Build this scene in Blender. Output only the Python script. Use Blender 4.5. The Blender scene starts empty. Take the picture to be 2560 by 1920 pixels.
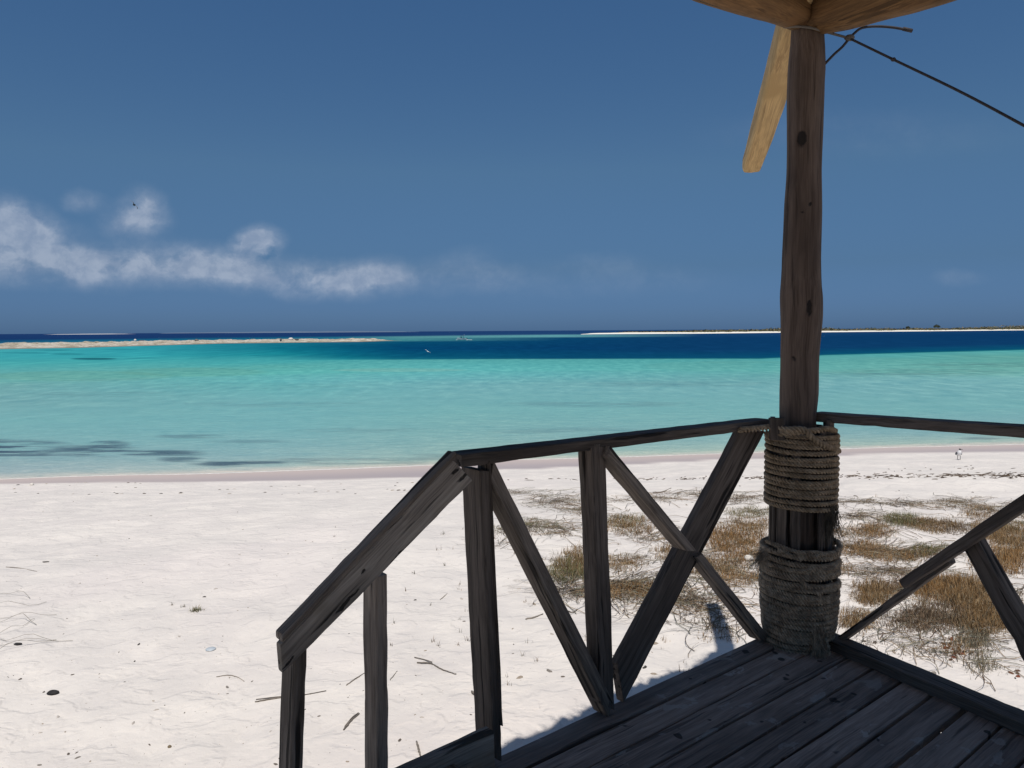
import bpy, bmesh, math, random, bisect
import numpy as np
from mathutils import Vector, Matrix
random.seed(7); rng = np.random.default_rng(7)
R = math.radians
sc = bpy.context.scene; col = sc.collection

# ------------------------------------------------------------------ camera, sky, sun, exposure
F = 1900.0; CAMZ = 3.9
PITCH = math.atan((960-827)/F); ROLL = R(0.366)
cam = bpy.data.cameras.new('camera'); camo = bpy.data.objects.new('camera', cam); col.objects.link(camo)
cam.sensor_width = 36; cam.lens = F/2560*36; cam.clip_start = 0.05; cam.clip_end = 100000
camo.matrix_world = Matrix.Translation((0,0,CAMZ)) @ Matrix.Rotation(math.pi/2-PITCH, 4, 'X') @ Matrix.Rotation(-ROLL, 4, 'Z')
sc.camera = camo
SUN_EL = 68.3
sun = bpy.data.lights.new('sun', 'SUN'); sun.energy = 3.95; sun.angle = R(0.53); sun.color = (1.0, 0.945, 0.875)
suno = bpy.data.objects.new('sun', sun); col.objects.link(suno); suno.rotation_euler = (R(90-SUN_EL), 0, R(-6.0)); suno.location = (0,-5,20)
sc.view_settings.view_transform = 'Standard'; sc.view_settings.look = 'None'
sc.view_settings.exposure = 0.0; sc.view_settings.gamma = 1.0
try: sc.view_settings.use_curve_mapping = False
except Exception: pass

def ray(x, y):
    a = (x-1280)/F; b = (960-y)/F
    c, s = math.cos(ROLL), math.sin(ROLL)
    u = a*c+b*s; v = -a*s+b*c
    return Vector((u, math.cos(PITCH)+v*math.sin(PITCH), -math.sin(PITCH)+v*math.cos(PITCH)))
CO = Vector((0,0,CAMZ))
def on_z(x, y, z): r = ray(x,y); return CO + r*((z-CAMZ)/r.z)
def on_y(x, y, Y): r = ray(x,y); return CO + r*(Y/r.y)
def on_pl(x, y, pl, d=0.0):
    n, c = pl; r = ray(x,y); return CO + r*((c+d)/(r.x*n[0]+r.y*n[1]))

class NT:
    def __init__(s, tree): s.t = tree; s.n = tree.nodes; s.l = tree.links
    def add(s, typ, **kw):
        n = s.n.new(typ)
        for k, v in kw.items():
            if k.startswith('_'): setattr(n, k[1:], v)
        return n
    def set(s, sock, v):
        if isinstance(v, bpy.types.NodeSocket): s.l.new(v, sock)
        else: sock.default_value = v
    def math(s, op, a, b=0.0, c=0.0, clamp=False):
        n = s.n.new('ShaderNodeMath'); n.operation = op; n.use_clamp = clamp
        s.set(n.inputs[0], a); s.set(n.inputs[1], b); s.set(n.inputs[2], c); return n.outputs[0]
    def vmath(s, op, a, b=(0,0,0)):
        n = s.n.new('ShaderNodeVectorMath'); n.operation = op; s.set(n.inputs[0], a); s.set(n.inputs[1], b)
        return n.outputs['Value'] if op in ('LENGTH','DOT_PRODUCT') else n.outputs[0]
    def noise(s, vec, scale, detail=4, rough=0.55, dist=0.0, color=False):
        n = s.n.new('ShaderNodeTexNoise'); s.l.new(vec, n.inputs['Vector']); n.inputs['Scale'].default_value = scale
        n.inputs['Detail'].default_value = detail; n.inputs['Roughness'].default_value = rough; n.inputs['Distortion'].default_value = dist
        return n.outputs['Color'] if color else n.outputs[0]
    def ramp(s, f, stops, interp='LINEAR'):
        n = s.n.new('ShaderNodeValToRGB'); s.l.new(f, n.inputs[0]); e = n.color_ramp.elements; n.color_ramp.interpolation = interp
        while len(e) < len(stops): e.new(0.5)
        for i, (p, c) in enumerate(stops):
            e[i].position = p; e[i].color = (c, c, c, 1) if isinstance(c, (int, float)) else (*c, 1)
        return n.outputs[0]
    def mr(s, f, a, b, c=0.0, d=1.0, smooth=True):
        n = s.n.new('ShaderNodeMapRange'); s.l.new(f, n.inputs[0])
        if smooth: n.interpolation_type = 'SMOOTHSTEP'
        for i, v in enumerate((a, b, c, d)): n.inputs[i+1].default_value = v
        return n.outputs[0]
    def mix(s, f, a, b, mode='MIX'):
        n = s.n.new('ShaderNodeMix'); n.data_type = 'RGBA'; n.blend_type = mode
        s.set(n.inputs[0], f)
        for i, v in ((6, a), (7, b)):
            s.set(n.inputs[i], v if isinstance(v, bpy.types.NodeSocket) else (*v, 1) if len(v) == 3 else v)
        return n.outputs[2]
    def bump(s, h, strength, dist):
        n = s.n.new('ShaderNodeBump'); s.l.new(h, n.inputs['Height']); n.inputs['Strength'].default_value = strength
        n.inputs['Distance'].default_value = dist; return n.outputs[0]
    def mapping(s, vec, scale=(1,1,1), loc=(0,0,0), rot=(0,0,0)):
        n = s.n.new('ShaderNodeMapping'); s.l.new(vec, n.inputs[0]); n.inputs['Scale'].default_value = scale
        n.inputs['Location'].default_value = loc; n.inputs['Rotation'].default_value = rot; return n.outputs[0]

def lin(c): return tuple(((v/255)/12.92 if v/255 <= .04045 else ((v/255+.055)/1.055)**2.4) for v in c)

# world: Nishita sky, tinted to the deep haze-free blue, with a low bank of soft cumulus on the left
w = bpy.data.worlds.new('World'); sc.world = w; w.use_nodes = True
g = NT(w.node_tree); w.node_tree.nodes.clear()
sky = g.n.new('ShaderNodeTexSky'); sky.sky_type = 'NISHITA'; sky.sun_disc = False
sky.sun_elevation = R(SUN_EL); sky.sun_rotation = R(180); sky.air_density = 1.0; sky.dust_density = 0.4; sky.ozone_density = 2.0
tc = g.n.new('ShaderNodeTexCoord'); D = tc.outputs['Generated']
sx = g.n.new('ShaderNodeSeparateXYZ'); g.l.new(D, sx.inputs[0])
yy = g.math('MAXIMUM', sx.outputs[1], 0.05)
az = g.math('DIVIDE', sx.outputs[0], yy); el = g.math('DIVIDE', sx.outputs[2], yy)
elev = sx.outputs[2]
tint = g.ramp(g.math('MULTIPLY_ADD', elev, 1.0, 0.0), [(0.0, (0.135,0.275,0.66)), (0.03, (0.155,0.285,0.62)), (0.08, (0.195,0.31,0.51)), (0.20, (0.325,0.465,0.575)), (0.42, (0.335,0.535,0.69)), (0.6, (0.60,0.72,0.80)), (1.0, (0.95,0.90,0.80))])
skyc = g.mix(1.0, sky.outputs[0], tint, 'MULTIPLY')
cv = g.n.new('ShaderNodeCombineXYZ'); g.l.new(az, cv.inputs[0]); g.l.new(el, cv.inputs[1])
warp = g.noise(cv.outputs[0], 9.0, 5, 0.6, color=True)
wv = g.vmath('MULTIPLY', g.vmath('SUBTRACT', warp, (0.5,0.5,0.5)), (0.055,0.035,0.0))
cw = g.vmath('ADD', cv.outputs[0], wv)
total = None
CL = [(20,560,125,75,.75),(60,610,170,70,.45),(110,660,300,60,.40),(215,500,62,34,.26),(350,530,62,62,.55),(330,560,95,60,.25),
      (250,665,150,60,.40),(500,665,190,62,.62),(420,640,110,50,.22),(640,605,66,46,.85),(600,670,120,60,.30),(860,700,190,52,.66),(960,672,90,38,.25),
      (740,690,100,46,.25),(1150,690,170,46,.22),(1180,645,80,28,.08),(1300,700,200,50,.06),(1560,700,260,44,.08),(1500,660,120,30,.08),(2400,695,70,24,.10),(2150,330,420,60,.05)]
for cx, cy, rx, ry, a in CL:
    r0 = ray(cx, cy); ca, ce = r0.x/r0.y, r0.z/r0.y
    d = g.vmath('MULTIPLY', g.vmath('SUBTRACT', cw, (ca, ce, 0)), (F/rx, F/ry, 0))
    m = g.mr(g.vmath('LENGTH', d), 1.25, 0.15, 0.0, a)
    total = m if total is None else g.math('ADD', total, m)
det = g.noise(g.mapping(cw, (1,1.5,1)), 15.0, 8, 0.60)
puff = g.math('MULTIPLY_ADD', g.math('SUBTRACT', det, 0.5), 1.9, total)
crisp = g.math('MULTIPLY', g.mr(puff, 0.30, 0.78), g.math('MINIMUM', g.math('MULTIPLY', total, 1.25), 1.0))
cl = g.math('MULTIPLY_ADD', g.math('MULTIPLY', total, g.mr(det, .3, .65, .35, 1.2)), 1.3, g.math('MULTIPLY', crisp, 0.36))
r1 = ray(648, 628); dv = g.vmath('MULTIPLY', g.vmath('SUBTRACT', cw, (r1.x/r1.y, r1.z/r1.y, 0)), (F/48, F/24, 0))
cl = g.math('SUBTRACT', cl, g.mr(g.vmath('LENGTH', dv), 1.1, 0.3, 0.0, 0.5), clamp=True)
cl = g.math('MULTIPLY', cl, g.mr(sx.outputs[1], 0.1, 0.4), clamp=True)
cl = g.math('MULTIPLY', cl, 0.52, clamp=True)
bg = g.n.new('ShaderNodeBackground'); g.l.new(g.mix(cl, skyc, g.mix(g.mr(g.noise(cw, 34.0, 4, .6), .35, .65), (3.5,4.1,5.3), (5.3,5.8,6.8))), bg.inputs[0]); bg.inputs[1].default_value = 0.1
wo = g.n.new('ShaderNodeOutputWorld'); g.l.new(bg.outputs[0], wo.inputs[0])

# ------------------------------------------------------------------ numpy value noise
_T = rng.random((256,256))
def vnoise(x, y):
    xi = np.floor(x).astype(int); yi = np.floor(y).astype(int); fx = x-xi; fy = y-yi
    fx = fx*fx*(3-2*fx); fy = fy*fy*(3-2*fy)
    a = _T[xi & 255, yi & 255]; b = _T[(xi+1) & 255, yi & 255]; c = _T[xi & 255, (yi+1) & 255]; d = _T[(xi+1) & 255, (yi+1) & 255]
    return (a*(1-fx)+b*fx)*(1-fy)+(c*(1-fx)+d*fx)*fy
def fbm(x, y, o=4):
    t = 0; a = .5
    for i in range(o): t = t+a*vnoise(x+i*17.3, y+i*9.1); x = x*2.03; y = y*2.03; a *= .5
    return t

# ------------------------------------------------------------------ object helpers
def tag(o, label=None, cat=None, group=None, kind=None):
    for k, v in (('label', label), ('category', cat), ('group', group), ('kind', kind)):
        if v: o[k] = v
    return o
def mesh_obj(name, V, Fc, mat, parent=None, smooth=True, M=None, attr=None):
    """V (n,3) in world space unless M given (then V local to M)"""
    me = bpy.data.meshes.new(name); me.from_pydata([tuple(v) for v in V] if not isinstance(V, list) else V, [], Fc if isinstance(Fc, list) else Fc.tolist()); me.update()
    if smooth: me.polygons.foreach_set('use_smooth', [True]*len(me.polygons))
    if attr is not None:
        for an, data in attr.items():
            data = np.asarray(data, dtype=np.float32)
            if data.ndim == 2:
                a = me.color_attributes.new(an, 'FLOAT_COLOR', 'POINT'); a.data.foreach_set('color', np.c_[data, np.ones(len(data))].astype(np.float32).ravel())
            else:
                a = me.attributes.new(an, 'FLOAT', 'POINT'); a.data.foreach_set('value', data)
    if mat: me.materials.append(mat)
    o = bpy.data.objects.new(name, me); col.objects.link(o)
    M = M or Matrix()
    if parent is not None:
        o.parent = parent; o.matrix_basis = wm(parent).inverted() @ M
    else: o.matrix_basis = M
    return o
def wm(o): return (wm(o.parent) @ o.matrix_basis) if o.parent else o.matrix_basis.copy()
def empty(name, loc, label, cat, group=None):
    o = bpy.data.objects.new(name, None); o.empty_display_size = .1; col.objects.link(o); o.matrix_basis = Matrix.Translation(loc)
    return tag(o, label, cat, group)
def mat(name):
    m = bpy.data.materials.new(name); m.use_nodes = True; g = NT(m.node_tree); g.n.clear()
    b = g.n.new('ShaderNodeBsdfPrincipled'); o = g.n.new('ShaderNodeOutputMaterial'); g.l.new(b.outputs[0], o.inputs[0])
    return m, g, b
def plain(name, c, rough=.6, var=.15, sc_=20):
    m, g, b = mat(name); tcn = g.n.new('ShaderNodeTexCoord')
    n = g.noise(tcn.outputs['Object'], sc_, 4)
    g.l.new(g.mix(g.mr(n, .3, .7), tuple(v*(1-var) for v in c), tuple(min(1, v*(1+var)) for v in c)), b.inputs['Base Color'])
    b.inputs['Roughness'].default_value = rough
    return m
def wood(name, dark, light, crack=.5, rough=.85, bump=.6, island=False, stains=0.0, knots=(), gs=1.0, tan=None):
    m, g, b = mat(name); tcn = g.n.new('ShaderNodeTexCoord'); oi = g.n.new('ShaderNodeObjectInfo')
    P = tcn.outputs['Object']; rnd = oi.outputs['Random']
    if island:
        gi = g.n.new('ShaderNodeNewGeometry'); rnd = gi.outputs['Random Per Island']
    off = g.n.new('ShaderNodeCombineXYZ'); g.l.new(g.math('MULTIPLY', rnd, 37.0), off.inputs[0]); g.l.new(g.math('MULTIPLY', rnd, 11.0), off.inputs[1])
    Q = g.vmath('ADD', P, off.outputs[0])
    wob = g.noise(Q, 3.0, 2, color=True)
    Q2 = g.vmath('ADD', Q, g.vmath('MULTIPLY', g.vmath('SUBTRACT', wob, (.5,.5,.5)), (0,.03,.03)))
    grain = g.noise(g.mapping(Q2, (2.2*gs, 55*gs, 55*gs)), 1.0, 6, .62)
    fine = g.noise(g.mapping(Q2, (6, 190, 190)), 1.0, 3, .5)
    blot = g.noise(g.mapping(Q, (1.2, 5, 5)), 1.0, 4, .6)
    crk = g.noise(g.mapping(Q2, (1.3, 34, 34), (5,3,1)), 1.0, 3, .45)
    crk = g.mr(crk, .60, .66)
    c = g.mix(g.mr(grain, .32, .68), dark, light)
    c = g.mix(g.math('MULTIPLY', g.mr(fine, .35, .7), .35), c, tuple(v*1.7 for v in light))
    c = g.mix(g.math('MULTIPLY', g.mr(blot, .45, .68), .6), c, tuple(v*.6 for v in dark))
    if tan: c = g.mix(g.mr(g.noise(Q, 2.3, 3), .5, .62), c, tan)
    c = g.mix(g.math('MULTIPLY', crk, crack), c, tuple(v*.15 for v in dark))
    hgt = g.math('SUBTRACT', g.math('MULTIPLY_ADD', fine, .3, grain), g.math('MULTIPLY', crk, 1.2*crack))
    if stains:
        sn = g.noise(g.mapping(Q, (1, 1.5, 1)), 5.5, 5, .6, .6); s1 = g.mr(sn, .60, .635); s2 = g.mr(sn, .66, .74)
        ring = g.math('SUBTRACT', s1, g.math('MULTIPLY', s2, .5), clamp=True)
        c = g.mix(g.math('MULTIPLY', ring, stains), c, (.44,.40,.36))
        dk = g.mr(g.noise(Q, 11, 2, .4), .69, .72)
        c = g.mix(g.math('MULTIPLY', dk, .8), c, (.012,.011,.01))
    for (kx, ky, kz, r1, r2) in knots:
        d = g.vmath('LENGTH', g.vmath('MULTIPLY', g.vmath('SUBTRACT', g.vmath('ADD', P, g.vmath('MULTIPLY', g.vmath('SUBTRACT', g.noise(P, 40, 3, color=True), (.5,.5,.5)), (.02,.02,.02))), (kx, ky, kz)), (1/r1, 1/r2, 1/r2)))
        kf = g.mr(d, 1.1, .7); c = g.mix(g.math('MULTIPLY', kf, .9), c, (.01,.008,.007)); hgt = g.math('SUBTRACT', hgt, g.math('MULTIPLY', kf, 2.5))
    hv = g.math('MULTIPLY_ADD', rnd, .5, .75)
    hs = g.n.new('ShaderNodeHueSaturation'); g.l.new(hv, hs.inputs['Value']); g.l.new(c, hs.inputs['Color'])
    g.l.new(hs.outputs[0], b.inputs['Base Color']); b.inputs['Roughness'].default_value = rough; b.inputs['Specular IOR Level'].default_value = .25
    g.l.new(g.bump(hgt, bump, .004), b.inputs['Normal'])
    return m

M_timber = wood('weathered_timber', (.115,.087,.066), (.27,.215,.17), crack=.9)
M_timber_dark = wood('dark_timber', (.062,.047,.037), (.145,.113,.09), crack=.9)
M_rail = wood('rail_timber', (.19,.15,.12), (.36,.30,.245), crack=.9, tan=(.26,.20,.14))
M_deck = wood('deck_planks', (.19,.145,.12), (.34,.265,.22), crack=.6, island=True, stains=.55, gs=.7)

# ------------------------------------------------------------------ timber
def timber(name, ring0, ring1, m, parent, nrm=None, N=26, ch=.004, amp=.0016, chips=3, seed=None):
    """ring0/ring1: 4 world corners each (same order) of the two ends of a sawn piece"""
    rs = np.random.default_rng(seed if seed is not None else abs(hash(name+str(round(ring0[0].x,3))))%99999)
    A = [Vector(v) for v in ring0]; B = [Vector(v) for v in ring1]
    ca = sum(A, Vector())/4; cb = sum(B, Vector())/4; ax = (cb-ca).normalized()
    z = (nrm or (A[3]-A[0])).normalized(); z = (z-ax*z.dot(ax)).normalized(); y = z.cross(ax)
    L = (cb-ca).length; N = max(6, int(L/.05))
    Mx = Matrix(((ax.x,y.x,z.x,ca.x),(ax.y,y.y,z.y,ca.y),(ax.z,y.z,z.z,ca.z),(0,0,0,1))); Mi = Mx.inverted()
    K = 16; V = []; 
    drift = [np.convolve(rs.normal(0,1,N+9), np.ones(5)/5, 'valid')*amp*1.3 for _ in range(4)]
    fine_ = rs.normal(0, amp*.45, (N+1, K))
    for i in range(N+1):
        t = i/N; C = [A[k].lerp(B[k], t) for k in range(4)]
        if 0 < i < N: C = [C[k] + (C[k]-sum(C, Vector())/4).normalized()*float(drift[k][i]) for k in range(4)]
        ctr = sum(C, Vector())/4; k_ = 0
        for k in range(4):
            p, q = C[k], C[(k+1)%4]; e = (q-p); le = e.length; c_ = min(ch, le*.3); e = e/le
            for u in (c_, le*.36, le*.66, le-c_):
                v = p+e*u; d = (v-ctr).normalized(); V.append(Mi @ (v + d*float(fine_[i][k_]))); k_ += 1
    for _ in range(chips):
        i = rs.integers(1, N); k = rs.choice([0,3,4,7,8,11,12,15]); idx = i*K+k
        V[idx] = V[idx]*1.0; c0 = V[i*K:(i+1)*K]; cc = sum(c0, Vector())/K; V[idx] = V[idx].lerp(cc, .12)
    Fc = [(i*K+k, i*K+(k+1)%K, (i+1)*K+(k+1)%K, (i+1)*K+k) for i in range(N) for k in range(K)]
    # caps: inset
    for e_, base in ((0, 0), (1, N*K)):
        c0 = V[base:base+K]; cc = sum(c0, Vector())/K; s = len(V)
        for v in c0: V.append(v.lerp(cc, .08) + Vector(((-1 if e_ == 0 else 1)*.0015, 0, 0)))
        V.append(cc + Vector(((-1 if e_ == 0 else 1)*float(rs.normal(.001,.001)), 0, 0)))
        for k in range(K):
            a, b_ = base+k, base+(k+1)%K; c_, d_ = s+k, s+(k+1)%K
            Fc.append((a, c_, d_, b_) if e_ == 0 else (a, b_, d_, c_))
            Fc.append((c_, s+K, d_) if e_ == 0 else (c_, d_, s+K))
    o = mesh_obj(name, V, Fc, m, parent, smooth=False, M=Mx)
    bm = bmesh.new(); bm.from_mesh(o.data); bmesh.ops.recalc_face_normals(bm, faces=bm.faces); bm.to_mesh(o.data); bm.free()
    return o
# railing planes: horizontal normal pointing away from the camera, offset from the camera
LPn = Vector((-.6225, .7826, 0)); LP = (LPn, 2.0); Ld = Vector((-.7826, -.6225, 0))
RPn = Vector((.886, .464, 0)); RP = (RPn, 2.93); Rd = Vector((.464, -.886, 0))
UP = Vector((0,0,1)); DZ = CAMZ-1.5      # deck height
def slat(name, pl, a1, a2, b1, b2, t, m, parent, d=0.0, **k):
    """front face given by four pixels of the photo read on a vertical plane; a1,a2 one end, b1,b2 the other"""
    n = pl[0]; P = [on_pl(*q, pl, d) for q in (a1, a2, b1, b2)]
    return timber(name, [P[0], P[1], P[1]+n*t, P[0]+n*t], [P[2], P[3], P[3]+n*t, P[2]+n*t], m, parent, nrm=n, **k)
def box(name, A, B, side, up, w, h, m, parent, **k):
    A = Vector(A); B = Vector(B); s = side.normalized()*w/2; u = up.normalized()*h/2
    return timber(name, [A-s-u, A+s-u, A+s+u, A-s+u], [B-s-u, B+s-u, B+s+u, B-s+u], m, parent, nrm=up, **k)

# ------------------------------------------------------------------ beach
SHX = [-400,-60,-13.77,-7.64,-2.29,-.38,3.93,7.46,10.6,17.17,60,400]
SHY = [-20,14.0,20.19,21.08,21.97,22.65,23.21,23.84,24.53,25.3,29.0,60]
def shore_s(x, y): return (np.interp(x, SHX, SHY)+.5*(fbm(x*.25+40, x*0+3.3, 2)-.375) - y)*.985
def Hf(x, y):
    s = shore_s(x, y)
    z = np.interp(s, [-60,-30,0,1.2,2.4,3,4.4,7,11,14,40], [-2.5,-1.6,0,.05,.10,.20,.44,.85,1.35,1.6,1.72])
    k = np.clip((s-2.4)/3, 0, 1)
    z = z + k*(.16*(fbm(x*.45+3, y*.45+8, 3)-.44))
    k2 = np.clip((s-np.interp(x, [-14,-7.6,-2.3,4,17], [1.0,1.6,2.4,1.8,1.9]))/.5, 0, 1)
    dry = fbm(x*2.6+11, y*3.2+5, 3); z = z + k2*.045*(dry-.44)
    pock = vnoise(x*4.5+71, y*5.2+13); z = z - k2*.022*np.clip((pock-.62)*3, 0, 1)
    hum = np.clip((fbm(x*.9+31, y*.9+17, 3)-.42)*4, 0, 1)*np.clip((x-.2)/1.5, 0, 1)*np.clip((s-9.5)/1.5, 0, 1)
    return z+.07*hum
def axis(lo, hi, st, ext, g_):
    c = list(np.arange(lo, hi, st)); d = st
    while c[-1] < ext[1]: d *= g_; c.append(c[-1]+d)
    d = st; pre = []
    x = lo
    while x > ext[0]: d *= g_; x -= d; pre.append(x)
    return np.array(pre[::-1]+c)
gx = axis(-9, 9.5, .07, (-350, 350), 1.09); gy = axis(2.5, 17, .07, (-90, 75), 1.07)
X, Y = np.meshgrid(gx, gy); X = X.ravel(); Y = Y.ravel(); Z = Hf(X, Y)
ZL = Z.reshape(len(gy), len(gx)).tolist(); gxl = gx.tolist(); gyl = gy.tolist()
def Hs(x, y):
    i = min(max(bisect.bisect_right(gxl, x)-1, 0), len(gxl)-2); j = min(max(bisect.bisect_right(gyl, y)-1, 0), len(gyl)-2)
    u = (x-gxl[i])/(gxl[i+1]-gxl[i]); v = (y-gyl[j])/(gyl[j+1]-gyl[j])
    return (ZL[j][i]*(1-u)+ZL[j][i+1]*u)*(1-v)+(ZL[j+1][i]*(1-u)+ZL[j+1][i+1]*u)*v
def H(x, y): return Hs(x, y)
def on_g(px, py):
    r = ray(px, py); z = 1.6
    for _ in range(24):
        t = (z-CAMZ)/r.z; p = CO+r*t; z = .45*z+.55*Hs(p.x, p.y)
    p.z = Hs(p.x, p.y); return p
S = shore_s(X, Y)
ws = np.interp(X, [-14,-7.6,-2.3,-.4,4,7.5,17], [.95,1.6,2.35,2.1,1.6,1.35,1.75])+.25*(fbm(X*.5, Y*.5, 2)-.37)
wet = np.clip((ws-S)/.14, 0, 1)
nx, ny = len(gx), len(gy)
I = np.arange(nx*ny).reshape(ny, nx)
Fq = np.stack([I[:-1,:-1], I[:-1,1:], I[1:,1:], I[1:,:-1]], -1).reshape(-1,4)
m_sand, g, b = mat('coral_sand'); geo = g.n.new('ShaderNodeNewGeometry'); P = geo.outputs['Position']
at = g.n.new('ShaderNodeAttribute'); at.attribute_name = 'wet'; wf = at.outputs['Fac']
n1 = g.noise(P, 1.6, 5, .6); n2 = g.noise(P, 16, 5, .62); n3 = g.noise(P, 160, 3, .6); n0 = g.noise(P, .35, 3)
c = g.mix(g.mr(n1, .35, .65), (.60,.562,.525), (.675,.63,.58)); c = g.mix(g.math('MULTIPLY', g.mr(n2, .55, .75), .35), c, (.50,.48,.475))
c = g.mix(g.math('MULTIPLY', g.mr(n3, .62, .75), .25), c, (.40,.37,.34))
c = g.mix(g.math('MULTIPLY', g.mr(n0, .5, .7), .25), c, (.67,.60,.575))
spk = g.mr(g.noise(P, 55, 2, .4), .745, .77); c = g.mix(g.math('MULTIPLY', spk, .6), c, (.16,.14,.12))
sp = g.n.new('ShaderNodeSeparateXYZ'); g.l.new(P, sp.inputs[0])
wc = g.mix(g.mr(sp.outputs[2], .0, .075), (.52,.43,.385), (.40,.345,.335))
g.l.new(g.mix(wf, c, wc), b.inputs['Base Color'])
g.l.new(g.math('MULTIPLY_ADD', wf, -.55, .95), b.inputs['Roughness']); b.inputs['Specular IOR Level'].default_value = .15
dimp = g.noise(g.mapping(P, (1,1.25,1)), 4.2, 3, .5, .3); dimp = g.math('ADD', g.mr(dimp, .46, .56), g.mr(g.noise(P, 9.5, 3, .5), .35, .6, 0, .45))
hh = g.math('MULTIPLY_ADD', dimp, .36, g.math('MULTIPLY_ADD', n2, .2, g.math('MULTIPLY', n3, .05))); hh = g.math('MULTIPLY', hh, g.math('SUBTRACT', 1.0, wf))
g.l.new(g.bump(hh, .45, .05), b.inputs['Normal'])
beach = mesh_obj('ground', np.c_[X,Y,Z], Fq, m_sand, attr={'wet': wet}); tag(beach, kind='structure')

# ------------------------------------------------------------------ sea
def yh(x): return 835.2-.0064*x
EX = ([0,700,1280,1900,1980,2060,2560], [70,70,71,75,72,67,57])
SX = ([0,600,1085,1250,1600,1870,2095,2560], [364,349,335,325,317,309,300,291])
FARC = [(-200, [(0,(26,54,98)),(.22,(22,50,94)),(.30,(22,60,104)),(.54,(66,152,158)),(.8,(56,148,156)),(1,(66,155,158))]),
        (330, [(0,(26,54,98)),(.18,(22,52,96)),(.26,(20,96,124)),(.45,(44,144,156)),(.8,(50,150,158)),(1,(64,154,157))]),
        (700, [(0,(26,54,98)),(.15,(22,54,98)),(.23,(18,98,122)),(.42,(18,104,124)),(.58,(12,104,124)),(.8,(24,124,136)),(1,(62,150,154))]),
        (860, [(0,(26,54,98)),(.15,(22,54,98)),(.21,(34,108,128)),(.34,(20,92,118)),(.5,(6,80,108)),(.72,(8,90,116)),(.9,(14,104,122)),(.98,(34,126,138)),(1,(66,150,152))]),
        (1010, [(0,(26,54,98)),(.15,(24,58,100)),(.19,(76,132,138)),(.32,(56,122,130)),(.37,(6,70,102)),(.6,(4,62,100)),(.9,(8,80,108)),(.985,(20,100,118)),(1,(72,150,150))]),
        (1400, [(0,(30,60,102)),(.13,(28,62,104)),(.16,(88,146,154)),(.22,(82,142,150)),(.25,(8,62,98)),(.6,(6,56,96)),(.97,(8,70,102)),(.985,(30,100,114)),(1,(76,150,150))]),
        (1750, [(0,(24,58,98)),(.13,(22,60,100)),(.3,(10,54,94)),(.7,(10,56,96)),(.95,(8,70,102)),(.975,(26,100,112)),(1,(76,150,150))]),
        (2700, [(0,(20,58,98)),(.3,(10,52,92)),(.7,(12,56,96)),(.93,(8,76,104)),(.975,(26,104,114)),(1,(78,152,152))])]
NEARC = [(0, [(0,(66,155,158)),(.08,(84,152,154)),(.18,(96,153,153)),(.35,(106,160,160)),(.5,(108,167,167)),(.7,(116,165,167)),(.82,(126,162,166)),(.93,(150,172,174)),(.975,(172,182,178)),(1,(196,192,184))]),
         (700, [(0,(64,152,156)),(.06,(80,154,152)),(.2,(86,166,166)),(.35,(104,168,168)),(.6,(110,168,170)),(.85,(128,168,170)),(.95,(152,178,174)),(1,(196,192,184))]),
         (1150, [(0,(74,149,150)),(.06,(80,158,161)),(.14,(88,164,166)),(.24,(106,166,167)),(.5,(112,170,168)),(.75,(122,168,166)),(.92,(140,174,168)),(.97,(164,184,172)),(1,(196,192,184))]),
         (2560, [(0,(78,154,155)),(.06,(84,146,142)),(.2,(92,150,147)),(.3,(108,164,165)),(.6,(110,168,167)),(.85,(124,166,168)),(.96,(154,180,170)),(1,(196,192,184))])]
def lookup(cols, x, t):
    T = [np.stack([np.interp(t, [q[0] for q in c[1]], [lin(q[1])[k] for q in c[1]]) for k in range(3)], -1) for c in cols]
    xs = [c[0] for c in cols]; out = np.zeros((len(x),3)); xi = np.clip(np.interp(x, xs, range(len(xs))), 0, len(xs)-1-1e-6)
    i0 = xi.astype(int); f = (xi-i0)[:,None]; T = np.stack(T); ar = np.arange(len(x))
    return T[i0, ar]*(1-f)+T[i0+1, ar]*f
dys = np.concatenate([np.arange(470, 110, -1.6), np.arange(110, 12, -.7), np.geomspace(12, .14, 40)])
rr = CAMZ*F/dys
an = np.concatenate([np.linspace(-1.9,-.74,24)[:-1], np.linspace(-.74,.74,460), np.linspace(.74,1.9,24)[1:]])
AA, RR = np.meshgrid(an, rr); U = np.tan(np.clip(AA,-1.2,1.2)); RAD = RR*np.where(np.abs(AA)<.9, 1/np.maximum(np.cos(AA),.62), 1/.62)
SXX = (RAD*np.sin(AA)).ravel(); SYY = (RAD*np.cos(AA)).ravel()
depth = np.where(SYY > .5, SYY, 1e9)
px = np.clip(1280+F*np.clip(SXX/np.maximum(SYY, .5), -2, 2), -300, 2900); dy = np.clip(CAMZ*F/np.maximum(SYY*.9975+CAMZ*.07, .5), 0, 470)
wn = fbm(SXX*.11, SYY*.05, 4)-.47
Eo = np.interp(px, *EX)*(1+.0*wn); So = np.interp(px, *SX)
shs = -shore_s(SXX, SYY)
far = lookup(FARC, px + 60*wn, np.clip(dy/Eo, 0, 1)); tn = np.clip((dy-Eo)/(So-Eo), 0, 1)
gain = 1+np.clip(tn*6, 0, 1)[:,None]*np.array([.20,.15,.10]); near = gain*lookup(NEARC, px + 160*wn, np.clip(tn+.05*wn, 0, 1)); near_edge = gain*lookup(NEARC, px, tn)
kk = np.clip((tn-.9)/.08, 0, 1)[:,None]; near = near*(1-kk)+near_edge*kk
seac = np.where((dy < Eo)[:,None], far, near)
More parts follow.
